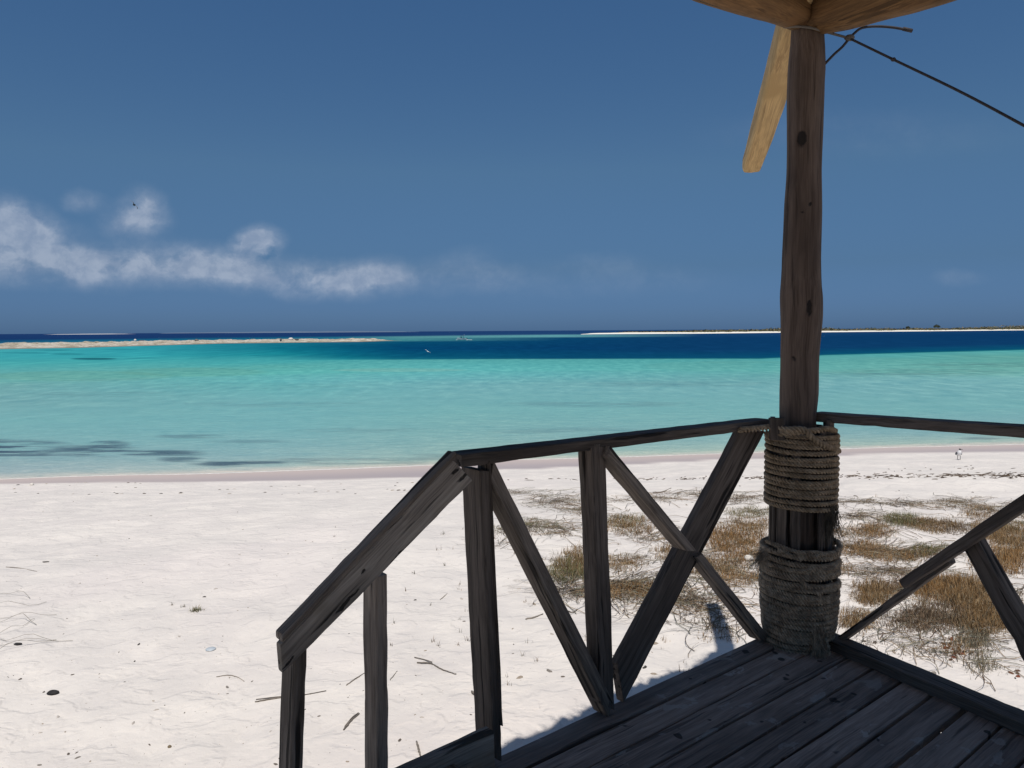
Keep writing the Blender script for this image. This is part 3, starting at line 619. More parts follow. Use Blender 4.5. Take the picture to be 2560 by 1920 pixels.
slat('brace', LP, (1236,1150),(1227,1202),(1533,1752),(1521,1794), .085, M_timber, rl, d=.0)
slat('brace', LP, (1529,1117),(1519,1143),(1743,1378),(1716,1377), .075, M_timber, rl, d=-.03)
slat('brace', LP, (1758,1384),(1742,1394),(1928,1596),(1904,1603), .07, M_timber, rl, d=.02)
slat('brace', LP, (1850,1082),(1913,1078),(1544,1660),(1560,1757), .04, mL, rl, d=.046)
# ------------------------------------------------------------------ stair
st = empty('deck_stair', on_pl(720,2000,LP,.03)*1.0, 'short timber stair with sloping handrail dropping to the sand', 'stair')
hr = slat('handrail', LP, (702,1612),(708,1684),(1134,1153),(1182,1203), .03, M_rail, st, d=-.062)
def mark(o, m_args, spots):
    Mi_ = wm(o).inverted(); o.data.materials[0] = wood('marked_'+o.name.split('.')[0], *m_args[0], **m_args[1], knots=[tuple(Mi_ @ on_pl(x, y, LP, d_))+(r1, r2) for x, y, d_, r1, r2 in spots])
mark(hr, (((.20,.16,.13), (.44,.37,.30)), dict(crack=.95, tan=(.30,.24,.17))), [(868,1503,-.062,.055,.006),(908,1429,-.062,.012,.006),(1137,1178,-.062,.016,.007),(1166,1182,-.062,.045,.007),(722,1655,-.062,.03,.004),(1000,1385,-.062,.05,.004)])
Pa = [on_pl(*q, LP, -.064) for q in ((708,1606),(1140,1147))]; tq = UP*.020
timber('handrail_cap', [Pa[0], Pa[0]+LPn*.050, Pa[0]+LPn*.050+tq, Pa[0]+tq], [Pa[1], Pa[1]+LPn*.050, Pa[1]+LPn*.050+tq, Pa[1]+tq], M_timber, st, nrm=(Pa[1]-Pa[0]).cross(LPn)*-1 if (Pa[1]-Pa[0]).cross(LPn).z < 0 else (Pa[1]-Pa[0]).cross(LPn))
def stair_post(xt, yt, xb, yb, wpx):
    A = on_pl(xt, yt, LP, -.02); B = on_pl(xb, yb, LP, -.02); d_ = (B-A).normalized(); zg = H(B.x, B.y)-.15; B = A+d_*((zg-A.z)/d_.z)
    s = Ld*-.019; n2 = LPn*.085
    timber('stair_post', [A+s, A-s, A-s+n2, A+s+n2], [B+s, B-s, B-s+n2, B+s+n2], M_timber, st, nrm=LPn)
stair_post(955,1440,957,1920,0); stair_post(752,1625,742,1920,0)
# stringer and treads
q0 = on_pl(1234,1828,LP,-.045); q1 = on_pl(1030,1921,LP,-.045); e = (q1-q0).normalized(); dn = e.cross(LPn); dn = dn if dn.z < 0 else -dn
Q1 = q0+e*1.35
timber('stringer', [q0, q0+LPn*.045, q0+LPn*.045+dn*.2, q0+dn*.2], [Q1, Q1+LPn*.045, Q1+LPn*.045+dn*.2, Q1+dn*.2], M_rail, st, nrm=LPn)
Q0b = q0-LPn*1.0; Q1b = Q1-LPn*1.0
timber('stringer', [Q0b, Q0b+LPn*.045, Q0b+LPn*.045+dn*.2, Q0b+dn*.2], [Q1b, Q1b+LPn*.045, Q1b+LPn*.045+dn*.2, Q1b+dn*.2], M_timber, st, nrm=LPn)
for k in range(4):
    p = q0+e*(.28+.28*k)+dn*.06; box('tread', p-LPn*.002, p-LPn*.95, Ld, UP, .24, .035, M_timber, st)

# ------------------------------------------------------------------ right railing
rr_o = empty('deck_railing', on_pl(2110,1600,RP,.0), 'timber railing running out of frame to the right, with crossed thin braces', 'railing')
ra = on_pl(2040,1052,RP,-.02); rb_ = on_pl(2600,1088,RP,-.02); ra.z = (ra.z+rb_.z)/2+0; 
ra = on_pl(2036,1052,RP,0.02); rb_ = on_pl(2560,1092,RP,0.02); e = (rb_-ra).normalized(); rb_ = ra+e*1.75
timber('top_rail', [ra-RPn*.04, ra+RPn*.05, ra+RPn*.05+UP*.042, ra-RPn*.04+UP*.042], [rb_-RPn*.04, rb_+RPn*.05, rb_+RPn*.05+UP*.042, rb_-RPn*.04+UP*.042], mL, rr_o, nrm=UP)
slat('brace', RP, (2078,1603),(2102,1606),(2365,1393),(2374,1410), .045, M_timber, rr_o, d=.05)
def ext(p, q, x): t = (x-p[0])/(q[0]-p[0]); return (x, p[1]+t*(q[1]-p[1]))
slat('brace', RP, (2246,1450),(2259,1471),ext((2246,1450),(2560,1233),2815),ext((2259,1471),(2560,1275),2815), .045, mL, rr_o, d=.0)
slat('brace', RP, (2404,1366),(2442,1350),(2672,1862),(2718,1838), .06, mL, rr_o, d=.045)
pe = ra+e*1.72
zp = H(pe.x,pe.y)

# ------------------------------------------------------------------ corner post
def log(name, pts, radii, m, parent, sides=36, step=.03, amp=.0025, seed=0, sq=0.0):
    rs = np.random.default_rng(seed); pts = [Vector(p) for p in pts]
    L = [0]
    for i in range(1, len(pts)): L.append(L[-1]+(pts[i]-pts[i-1]).length)
    N = max(8, int(L[-1]/step)); ss = np.linspace(0, L[-1], N+1)
    C = [np.interp(ss, L, [p[k] for p in pts]) for k in range(3)]; rad = np.interp(ss, L, radii)
    ker = np.array([1,2,3,2,1])/9.
    for k in range(3): C[k][2:-2] = np.convolve(C[k], ker, 'valid')
    rad[2:-2] = np.convolve(rad, ker, 'valid')
    ax = (pts[-1]-pts[0]).normalized(); y = ax.cross(Vector((0,1,0)) if abs(ax.y) < .9 else UP).normalized(); z = ax.cross(y)
    Mx = Matrix(((ax.x,y.x,z.x,pts[0].x),(ax.y,y.y,z.y,pts[0].y),(ax.z,y.z,z.z,pts[0].z),(0,0,0,1))); Mi = Mx.inverted(); V = []
    for i in range(N+1):
        c_ = Vector((C[0][i],C[1][i],C[2][i])); q = Mi @ c_
        for k in range(sides):
            a = 2*math.pi*k/sides; nz = float(fbm(np.array([math.cos(a)*1.6+seed*3.1+ss[i]*1.2]), np.array([math.sin(a)*1.6+ss[i]*3+seed]), 3)[0])-.44
            fz = float(vnoise(np.array([k*1.7+seed]), np.array([ss[i]*6.]))[0])-.5
            r_ = rad[i]*(1+.16*nz)+amp*.6*fz
            if sq: r_ *= 1-sq+sq/((abs(math.cos(a))**6+abs(math.sin(a))**6)**(1/6))
            V.append(Vector((q.x, q.y+r_*math.cos(a), q.z+r_*math.sin(a))))
    Fc = [(i*sides+k, i*sides+(k+1)%sides, (i+1)*sides+(k+1)%sides, (i+1)*sides+k) for i in range(N) for k in range(sides)]
    for base, sg in ((0,-1),(N*sides,1)):
        c0 = V[base:base+sides]; cc_ = sum(c0, Vector())/sides; s = len(V)
        for v in c0: V.append(v.lerp(cc_, .10)+Vector((sg*.006,0,0)))
        V.append(cc_+Vector((sg*.008,0,0)))
        for k in range(sides):
            Fc.append((base+k, base+(k+1)%sides, s+(k+1)%sides, s+k) if sg > 0 else (base+k, s+k, s+(k+1)%sides, base+(k+1)%sides))
            Fc.append((s+k, s+(k+1)%sides, s+sides) if sg > 0 else (s+k, s+sides, s+(k+1)%sides))
    o = mesh_obj(name, V, Fc, m, parent, M=Mx)
    bm = bmesh.new(); bm.from_mesh(o.data); bmesh.ops.recalc_face_normals(bm, faces=bm.faces)
    for f in bm.faces:
        if abs(f.normal.x) > .8: f.smooth = False
    bm.to_mesh(o.data); bm.free()
    return o, Mx
PX, PY = 1.37, 3.57
post = empty('corner_post', (PX,PY,DZ), 'tall rough log post at the deck corner, wrapped with rope around its foot', 'post')
prof = [(1640,1950,2050),(1300,1955,2047),(1036,1951,2037),(995,1951,2044),(880,1952,2046),(845,1953,2049),(795,1954,2054),(741,1951,2056),(700,1955,2051),(622,1958.5,2050),(505,1962,2054),(440,1966,2051),(389,1967,2052),(300,1968,2056),(233,1968,2059),(155,1971,2063),(95,1978,2059),(40,1982,2056),(-60,1984,2054)]
pts = []; rads = []
for y_, xl, xr in prof:
    p = on_y((xl+xr)/2, y_, PY); q = on_y(xr, y_, PY); pts.append(p); rads.append((q.x-p.x)*.985)
ph = pts[-1].z-pts[0].z
def kn(px_, py_): # local (x along, y, z) guess on the camera-facing side
    rad_ = float(np.interp(py_, [q[0] for q in prof][::-1], rads[::-1])); cxp = float(np.interp(py_, [q[0] for q in prof][::-1], [(q[1]+q[2])/2 for q in prof][::-1]))
    off = (px_-cxp)/F*3.6; return on_y(px_, py_, PY-math.sqrt(max(rad_**2-off**2, 0)))
M_post = wood('post_bark', (.115,.085,.068), (.205,.16,.13), crack=.35, gs=.6, rough=.8)
po, PM = log('log', pts, rads, M_post, post, seed=3)
PMi = PM.inverted()
kl = [tuple(PMi @ kn(2004,345))+(.042,.024), tuple(PMi @ kn(1989,140))+(.07,.008), tuple(PMi @ kn(1981,895))+(.022,.020), tuple(PMi @ kn(2022,770))+(.05,.013), tuple(PMi @ kn(2024,510))+(.011,.010), tuple(PMi @ kn(2005,530))+(.009,.009)]
po.data.materials[0] = wood('post_bark_knots', (.062,.040,.029), (.125,.088,.066), crack=.5, gs=.6, rough=.8, knots=kl)
# knob on the right side
kb = on_y(2046, 755, PY-.03)
# slats strapped round the foot of the post, between log and rope
zt_ = on_y(2000,1062,PY-.17).z; zb_ = DZ+.01
for k in range(14):
    a = 2*math.pi*k/14+.16; w_ = [.058,.04,.066,.03][k%4]; rr1 = .134+.005*math.sin(k*5.1)
    c_ = Vector((PX+math.cos(a)*rr1, PY+math.sin(a)*rr1, 0)); tdir = Vector((-math.sin(a), math.cos(a), 0)); rd = Vector((math.cos(a), math.sin(a), 0))
    if -2.0 < math.atan2(math.sin(a), math.cos(a)) < -1.25: continue        # open gap where the bare log shows
    top_ = zt_+.012*math.sin(k*3.3)-(.03 if k % 3 else 0)
    box('strapped_slat', Vector((c_.x,c_.y,zb_)), Vector((c_.x,c_.y,top_)), tdir, rd, w_, .022, M_timber_dark, post)
slat('strapped_slat', (Vector((0,1,0)), PY-.172), (1924,1046),(1962,1046),(1926,1100),(1962,1100), .02, M_timber_dark, post)

# ------------------------------------------------------------------ ropes
def rope_np(path, rope_r, lay, sides=7, jitter=0.0, seed=0, strands=3):
    """three twisted strands following path (n,3)"""
    rs = np.random.default_rng(seed); P_ = np.asarray(path); d = np.diff(P_, axis=0); L = np.r_[0, np.cumsum(np.linalg.norm(d, axis=1))]
    n = int(L[-1]/(lay/9)); s = np.linspace(0, L[-1], n); C = np.stack([np.interp(s, L, P_[:,k]) for k in range(3)], 1)
    T = np.gradient(C, axis=0); T /= np.linalg.norm(T, axis=1)[:,None]+1e-9
    ref = np.array([0,0,1.0]); A = np.cross(T, ref); bad = np.linalg.norm(A, axis=1) < .1; A[bad] = np.cross(T[bad], [1.0,0,0]); A /= np.linalg.norm(A, axis=1)[:,None]; B = np.cross(T, A)
    V = []; Fc = []; sr = rope_r*.52; so = rope_r*.56; base = 0
    for q in range(strands):
        ph_ = 2*np.pi*s/lay + 2*np.pi*q/strands
        cc_ = C + so*(A*np.cos(ph_)[:,None]+B*np.sin(ph_)[:,None])
        if jitter: cc_ = cc_+rs.normal(0, jitter, cc_.shape)
        for k in range(sides):
            pass
        ang = np.arange(sides)*2*np.pi/sides
        ring = cc_[:,None,:] + sr*(A[:,None,:]*np.cos(ang)[None,:,None]+B[:,None,:]*np.sin(ang)[None,:,None])
        V.append(ring.reshape(-1,3)); I = base+np.arange(n*sides).reshape(n, sides); J = np.roll(I, -1, 1)
        Fc.append(np.stack([I[:-1], J[:-1], J[1:], I[1:]], -1).reshape(-1,4)); base += n*sides
    return np.concatenate(V), np.concatenate(Fc)
def strands_np(roots, dirs, length, width, rs, bend=.5):
    V = []; Fc = []
    for i, (r_, d_) in enumerate(zip(roots, dirs)):
        d_ = np.array(d_)/np.linalg.norm(d_); sd = np.cross(d_, rs.normal(size=3)); sd /= np.linalg.norm(sd); l = length*(.4+rs.random()); gr = np.array([0,0,-bend*l])+rs.normal(0,.25*l,3); w_ = width
        a = np.array(r_); k = len(V)
        for t in (0,.5,1.0):
            c_ = a+d_*l*t+gr*t*t; ww = w_*(1-.6*t); V += [c_-sd*ww, c_+sd*ww]
        Fc += [(k,k+1,k+3,k+2),(k+2,k+3,k+5,k+4)]
    return V, Fc
def rope_mat(name, a, b2):
    m, g, b = mat(name); tcn = g.n.new('ShaderNodeTexCoord'); n = g.noise(tcn.outputs['Object'], 30, 5, .6); n2 = g.noise(tcn.outputs['Object'], 320, 2, .5)
    c = g.mix(g.mr(n, .3, .7), a, b2); c = g.mix(g.math('MULTIPLY', g.mr(n2, .4, .65), .4), c, tuple(v*.4 for v in a))
    g.l.new(c, b.inputs['Base Color']); b.inputs['Roughness'].default_value = .95; b.inputs['Specular IOR Level'].default_value = .1; g.l.new(g.bump(n2, .7, .002), b.inputs['Normal']); return m
M_rope = rope_mat('rope_fibre', (.26,.19,.12), (.50,.38,.26)); M_rope2 = rope_mat('matted_rope_fibre', (.26,.195,.135), (.54,.43,.31))
def coil(y_top, y_bot, r0, r1, turns, wob, seed, per=64, bulge=0.0, cx=0, start=0.0):
    zt = on_y(2000, y_top, PY-r0).z; zb = on_y(2000, y_bot, PY-r1).z; rs = np.random.default_rng(seed); n = int(turns*per); out = []
    jz = rs.normal(0, 1, int(turns)+3)
    for i in range(n+1):
        t = i/n; a = start+2*math.pi*t*turns; tt = t*turns; k = int(tt); f = tt-k; j = jz[k]*(1-f)+jz[k+1]*f
        r_ = r0+(r1-r0)*t+bulge*math.sin(math.pi*t)+wob*.5*math.sin(a*3.1+k)*.5+wob*.3*math.sin(a*7.7+2*k)
        out.append((PX+cx+r_*math.cos(a), PY+r_*math.sin(a), zt+(zb-zt)*t+j*wob*1.1+wob*.5*math.sin(a*2+k)))
    return np.array(out)
ur = empty('rope_coil', (PX,PY,on_y(2000,1290,PY-.18).z), 'neat upper coil of thick twisted grey rope near the railing height', 'rope', 'rope coils round the corner post')
upath = coil(1092, 1283, .156, .157, 13.6, .0034, 4, start=-2.4)
V, Fc = rope_np(upath, .0118, .05, seed=2); mesh_obj('coil', V, Fc, M_rope, ur)
# last turns: a loop out over the rail end and a diagonal lashing across the coil
zc = lambda y_: on_y(2000, y_, PY-.18).z
lash = [on_pl(1872,1076,LP,.13), on_pl(1852,1073,LP,.05), on_pl(1852,1074,LP,-.01), on_pl(1885,1072,LP,-.03)]
lash += [on_y(1930,1068,PY-.155), on_y(1965,1074,PY-.178), on_y(2000,1073,PY-.186), on_y(2015,1078,PY-.190), on_y(2035,1098,PY-.188), on_y(2058,1112,PY-.172), on_y(2080,1121,PY-.135), on_y(2096,1127,PY-.07)]
def cr(pts, n=10):
    P_ = [Vector(p) for p in pts]; P_ = [P_[0]*2-P_[1]]+P_+[P_[-1]*2-P_[-2]]; out = []
    for i in range(1, len(P_)-2):
        for k in range(n):
            t = k/n; a, b2, c_, d_ = P_[i-1:i+3]; out.append(.5*((2*b2)+(c_-a)*t+(2*a-5*b2+4*c_-d_)*t*t+(3*b2-a-3*c_+d_)*t**3))
    out.append(P_[-2]); return np.array([tuple(p) for p in out])
V, Fc = rope_np(cr(lash), .0145, .06, seed=5); mesh_obj('lashing', V, Fc, M_rope, ur)
lash2 = [on_y(1915,1082,PY-.09), on_y(1950,1084,PY-.165), on_y(1995,1080,PY-.175), on_y(2040,1076,PY-.165), on_y(2072,1072,PY-.13), on_y(2088,1078,PY-.05)]
V, Fc = rope_np(cr(lash2), .014, .058, seed=6); mesh_obj('lashing', V, Fc, M_rope, ur)
# frayed tail under the upper coil on the right
rs = np.random.default_rng(9); tp = on_y(2078,1275,PY-.13)
roots = [np.array(tp)+rs.normal(0,.012,3) for _ in range(420)]; dirs = [(rs.normal(0,.13)+.03, rs.normal(0,.1), -1) for _ in roots]
V, Fc = strands_np(roots, dirs, .10, .0012, rs, .1); mesh_obj('frayed_end', V, Fc, rope_mat('dark_fray', (.10,.085,.065), (.18,.15,.11)), ur, smooth=False)
lr = empty('rope_coil', (PX,PY,DZ), 'shaggy lower coil of matted rope resting on the deck boards', 'rope', 'rope coils round the corner post')
V1 = []; F1 = []; base = 0
for sd, (yt, yb, r0, r1, tn_, bl) in enumerate([(1390,1642,.168,.146,19,.012)]):
    pth = coil(yt, yb, r0, r1, tn_, .0060, 30+sd, start=sd*2.0, bulge=bl); V, Fc = rope_np(pth, .0135, .046, sides=6, jitter=.0006, seed=sd); V1.append(V); F1.append(Fc+base); base += len(V)
mesh_obj('coil', np.concatenate(V1), np.concatenate(F1), M_rope2, lr)
V1 = []; F1 = []; base = 0
for sd, (ya, yb2, a0, a1) in enumerate([(1372,1398,-2.9,-.2),(1388,1375,-.9,.4),(1376,1402,-2.6,-1.9),(1392,1384,-2.0,-.3),(1500,1505,-2.9,-.3),(1455,1520,-1.9,-1.0),(1430,1424,-2.8,-.4),(1590,1640,-1.2,-1.1)]):
    n = 40; pth = [(PX+(.176+.006*math.sin(i*.5+sd))*math.cos(a0+(a1-a0)*i/n), PY+(.176+.006*math.sin(i*.5+sd))*math.sin(a0+(a1-a0)*i/n), on_y(2000, ya+(yb2-ya)*i/n, PY-.18).z+.004*math.sin(i*.4)) for i in range(n+1)]
    V, Fc = rope_np(pth, .0105, .042, sides=5, seed=50+sd); V1.append(V); F1.append(Fc+base); base += len(V)
mesh_obj('lashing', np.concatenate(V1), np.concatenate(F1), M_rope2, lr)
rs = np.random.default_rng(14); roots = []; dirs = []
for _ in range(2600):
    a = rs.random()*2*math.pi; t = rs.random(); r_ = .172+.010*math.sin(math.pi*t)-.022*t+rs.random()*.008; z_ = on_y(2000,1390,PY-.18).z*(1-t)+(DZ+.02)*t
    roots.append((PX+r_*math.cos(a), PY+r_*math.sin(a), z_)); dirs.append((math.cos(a)+rs.normal(0,.8), math.sin(a)+rs.normal(0,.8), rs.normal(0,.6)))
V, Fc = strands_np(roots, dirs, .014, .0005, rs, .3); fz = mesh_obj('fuzz', V, Fc, M_rope2, lr, smooth=False)
tp = on_y(1910,1385,PY-.14); roots = [np.array(tp)+rs.normal(0,.012,3) for _ in range(380)]; dirs = [(-.8+rs.normal(0,.4), rs.normal(-.3,.2), -.6+rs.normal(0,.5)) for _ in roots]
V, Fc = strands_np(roots, dirs, .05, .001, rs, .4); mesh_obj('frayed_end', V, Fc, M_rope2, lr, smooth=False)
tp = on_y(2042,1600,PY-.175); roots = [np.array(tp)+np.array([rs.normal(0,.010),rs.normal(0,.006),rs.normal(0,.03)]) for _ in range(500)]; dirs = [(.1+rs.normal(0,.15), -.15, -1) for _ in roots]
V, Fc = strands_np(roots, dirs, .08, .0012, rs, .0); V = [(v[0], v[1], max(v[2], DZ+.004)) for v in V]; mesh_obj('frayed_end', V, Fc, M_rope2, lr, smooth=False)

# cord at the top of the post
M_cord = plain('dark_cord', (.035,.03,.032), .8)
cd = empty('guy_line', on_y(2020,66,PY), 'thin dark guy line knotted at the post top and stretched out to the right', 'guy line')
loop = [on_y(1958,66,PY+.05), on_y(1964,68,PY-.06), on_y(1990,66,PY-.105), on_y(2025,69,PY-.105), on_y(2058,78,PY-.08), on_y(2095,88,PY-.06), on_y(2122,95,PY-.05)]
tube('loop', cr(loop), .0055, plain('worn_cord', (.12,.10,.08), .8), cd)
tail = [on_y(2062,160,PY-.03), on_y(2085,136,PY-.04), on_y(2105,118,PY-.045), on_y(2122,98,PY-.05), on_y(2135,84,PY-.05), on_y(2155,70,PY-.05), on_y(2190,66,PY-.05), on_y(2235,69,PY-.05), on_y(2278,77,PY-.05)]
tube('tail', cr(tail), .0058, M_cord, cd)
tube('tail_tip', [on_y(2258,72,PY-.05), on_y(2280,77,PY-.05)], .009, M_cord, cd)
ln = [on_y(2122,95,PY-.05), on_y(2240,152,PY-.25), on_y(2400,229,PY-.5), on_y(2560,314,PY-.75), on_y(2700,392,PY-.95)]; ln.append(ln[-1]+(ln[-1]-ln[-2])*7)
lp = np.concatenate([cr(ln[:-1], 24), np.array([tuple(ln[-2].lerp(ln[-1], t/30)) for t in range(1, 31)])]); tube('line', lp, .0052, M_cord, cd)
for (q, Y_, s_, m_) in (((2233,149),PY-.24,(.011,.011,.009),M_cord),((2123,95),PY-.05,(.024,.018,.015),plain('knot_cord', (.10,.085,.07), .8))):
    kp = on_y(*q, Y_); k2 = rock('knot', kp, s_, m_, None, None, sub=2, seed=3); k2.parent = cd; k2.matrix_basis = wm(cd).inverted() @ Matrix.Translation(kp)

# ------------------------------------------------------------------ roof
roof = empty('thatched_roof', (.8,1.0,CAMZ+1.4), 'roof of the hut seen as log beams crossing above the post', 'roof')
M_log = wood('peeled_log', (.085,.043,.017), (.18,.095,.036), crack=.5, gs=.6, rough=.75, bump=.6, tan=(.17,.085,.032))
M_stub = wood('rafter_log', (.30,.19,.085), (.47,.32,.15), crack=.3, gs=.5, rough=.7, bump=.6, tan=(.38,.25,.11))
def log_from_edge(name, edge, r, pl, m, seed, d=0.0):
    P_ = [on_pl(x, y, pl, d)+UP*q for (x, y), q in zip(edge, r)]; return log(name, P_, r, m, roof, seed=seed)
LPp = (LPn, LPn.dot(Vector((PX,PY,0)))); RPp = (RPn, RPn.dot(Vector((PX,PY,0))))
def far_pt(p, q, k): return q+(q-p).normalized()*k
e = [(1995,74),(1965,62),(1900,45),(1850,31),(1765,3)]
P_ = [on_pl(x, y, LPp) for x, y in e]; P_.append(P_[-1]+Ld*2.6+UP*.05); rr_ = [.07,.085,.09,.09,.095,.10]
log('plate_log', [p+UP*q for p, q in zip(P_, rr_)], rr_, M_log, roof, seed=8)
e = [(2035,88),(2062,84),(2130,70),(2200,48),(2290,24),(2380,-2)]
P_ = [on_pl(x, y, RPp) for x, y in e]; P_.append(P_[-1]+Rd*2.6+UP*.0); rr_ = [.08,.10,.11,.115,.12,.12,.12]
log('plate_log', [p+UP*q for p, q in zip(P_, rr_)], rr_, M_log, roof, seed=12)
rc = [((1974,80),3.72,.064),((1961,130),3.88,.066),((1945,190),4.08,.067),((1924,265),4.33,.067),((1902,340),4.59,.063),((1884,396),4.78,.058),((1879,411),4.82,.056)]
P_ = [on_y(x, y, Y_) for (x, y), Y_, _ in rc]; P_ = [P_[0]+(P_[0]-P_[2]).normalized()*.3]+P_; rr_ = [.06]+[q[2] for q in rc]
so, SM = log('rafter', P_, rr_, M_stub, roof, seed=17, step=.025, sq=.85)
# thatch: a hipped slab whose front corner ends at the post
m_th, g, b = mat('palm_thatch'); tcn = g.n.new('ShaderNodeTexCoord'); n = g.noise(g.mapping(tcn.outputs['Object'], (3,3,30)), 6, 5, .6)
g.l.new(g.mix(g.mr(n, .3, .7), (.10,.075,.045), (.26,.20,.12)), b.inputs['Base Color']); b.inputs['Roughness'].default_value = .95; g.l.new(g.bump(n, 1.0, .05), b.inputs['Normal'])
zE = CAMZ+1.62
P0_ = Vector((PX,PY,zE)); rsr = random.Random(4)
fe = [P0_+LPn*(.085+rsr.uniform(-.04,.04))+Ld*q for q in (2.9,2.6,2.3,2.0,1.7,1.4,1.15,.9,.65,.4,.15)]
corner = P0_+LPn*.09+RPn*.05; back = Vector((1.0,-4.2,zE))
lw = Vector((-3.2,-.25,zE)); rt = Vector((4.6,-.9,zE))
lw = P0_+LPn*.05+Ld*5.0; rt = P0_+RPn*.12+Rd*4.6
eave = [lw, *fe, corner, P0_+RPn*.12+Rd*.6, P0_+RPn*.08+Rd*1.5, P0_+RPn*.12+Rd*3, rt, Vector((3.2,-3.2,zE)), Vector((1.0,-4.6,zE)), Vector((-1.8,-3.6,zE)), Vector((-3.4,-2.0,zE))]
apex = Vector((.7,-.4,zE+2.0)); V = []; Fc = []; ed = []
for i in range(len(eave)):
    a, b2 = eave[i], eave[(i+1)%len(eave)]; n = max(2, int((b2-a).length/.05))
    for k in range(n): ed.append(a.lerp(b2, k/n))
rs = np.random.default_rng(3); n = len(ed); rows = 8
for lv, dz_ in ((0,0),(1,.16)):
    for j in range(rows):
        t = j/rows
        for p in ed: q = p.lerp(apex, t); o_ = (rs.normal(0,.022) if j == 0 else 0); dd = (p-apex); dd.z = 0; dd.normalize(); q = q+dd*o_; V.append(Vector((q.x,q.y,q.z+dz_+rs.normal(0,.008))))
    V.append(apex+UP*dz_)
sz = rows*n+1
for lv in (0,1):
    o_ = lv*sz
    for j in range(rows-1):
        for k in range(n): q = (o_+j*n+k, o_+j*n+(k+1)%n, o_+(j+1)*n+(k+1)%n, o_+(j+1)*n+k); Fc.append(q if lv else q[::-1])
    for k in range(n): q = (o_+(rows-1)*n+k, o_+(rows-1)*n+(k+1)%n, o_+sz-1); Fc.append(q if lv else q[::-1])
for k in range(n): Fc.append((k, (k+1)%n, sz+(k+1)%n, sz+k))
mesh_obj('thatch', V, Fc, m_th, roof, smooth=False)
# fringe of leaf ends at the eave
roots = []; dirs = []
for p in ed:
    for _ in range(3):
        dd = (p-apex); dd.z = 0; dd.normalize(); roots.append((p.x+rs.normal(0,.02), p.y+rs.normal(0,.02), p.z+rs.random()*.14)); dirs.append((dd.x, dd.y, .1))
V, Fc = strands_np(roots, dirs, .06, .006, rs, .1); mesh_obj('fringe', V, Fc, m_th, roof, smooth=False)

# ------------------------------------------------------------------ grass
m_gr, g, b = mat('dry_beach_grass'); at = g.n.new('ShaderNodeAttribute'); at.attribute_name = 'tone'
g.l.new(at.outputs['Color'], b.inputs['Base Color']); b.inputs['Roughness'].default_value = .8; b.inputs['Specular IOR Level'].default_value = .15
TONE = {'b': [(.22,.132,.058),(.27,.17,.078),(.16,.095,.042),(.33,.235,.135)], 'o': [(.27,.148,.055),(.31,.178,.072),(.19,.102,.040),(.36,.245,.13)], 'g': [(.14,.145,.065),(.18,.17,.08),(.11,.11,.05),(.24,.18,.09)],
        'd': [(.13,.085,.055),(.18,.125,.08),(.09,.065,.045),(.23,.165,.105)], 'y': [(.16,.15,.11),(.24,.21,.15),(.13,.125,.09),(.20,.15,.09)]}
GV = []; GF = []; GC = []
def blade(r_, az_, lean, L_, w_, c_, seg=3, curl=.5):
    k = len(GV); dx, dy_ = math.cos(az_), math.sin(az_); sx_, sy_ = -dy_, dx; x, y, z = r_
    for i in range(seg+1):
        t = i/seg; ang = lean+curl*t; 
        if i: x += dx*math.sin(ang)*L_/seg; y += dy_*math.sin(ang)*L_/seg; z += math.cos(ang)*L_/seg
        ww = w_*(1-t)**.7
        if i < seg: GV.append((x-sx_*ww, y-sy_*ww, z)); GV.append((x+sx_*ww, y+sy_*ww, z)); GC.append(c_); GC.append(c_)
        else: GV.append((x, y, z)); GC.append(c_)
    for i in range(seg-1): GF.append((k+2*i, k+2*i+1, k+2*i+3, k+2*i+2))
    GF.append((k+2*seg-2, k+2*seg-1, k+2*seg))
def runner(x, y, az_, L_, c_, w_=.0022, hgt=.02):
    k = len(GV); n_ = 7; pz = random.random()*6
    for i in range(n_+1):
        az_ += random.gauss(0,.22); t = i/n_
        if i: x += math.cos(az_)*L_/n_; y += math.sin(az_)*L_/n_
        z = Hs(x, y)+.006+hgt*math.sin(math.pi*t)*(.5+.5*math.sin(pz+i)); s_ = (-math.sin(az_)*w_, math.cos(az_)*w_)
        GV.append((x-s_[0], y-s_[1], z)); GV.append((x+s_[0], y+s_[1], z+w_*1.2)); GC.append(c_); GC.append(c_)
    for i in range(n_): GF.append((k+2*i, k+2*i+1, k+2*i+3, k+2*i+2))
def tuft(p, n_, L_, tone, spread=1.0, br=.03):
    for _ in range(n_):
        a = random.random()*6.283; q = (p.x+random.gauss(0, br), p.y+random.gauss(0, br), p.z-.005)
        c_ = random.choice(TONE[tone]) if random.random() > .12 else random.choice(TONE['y']); v = .75+.5*random.random()
        blade(q, a, abs(random.gauss(.12,.25))*spread, L_*(.45+.75*random.random()), .0016+.0012*random.random(), tuple(min(1, k*v) for k in c_), curl=abs(random.gauss(.35,.4))*spread)
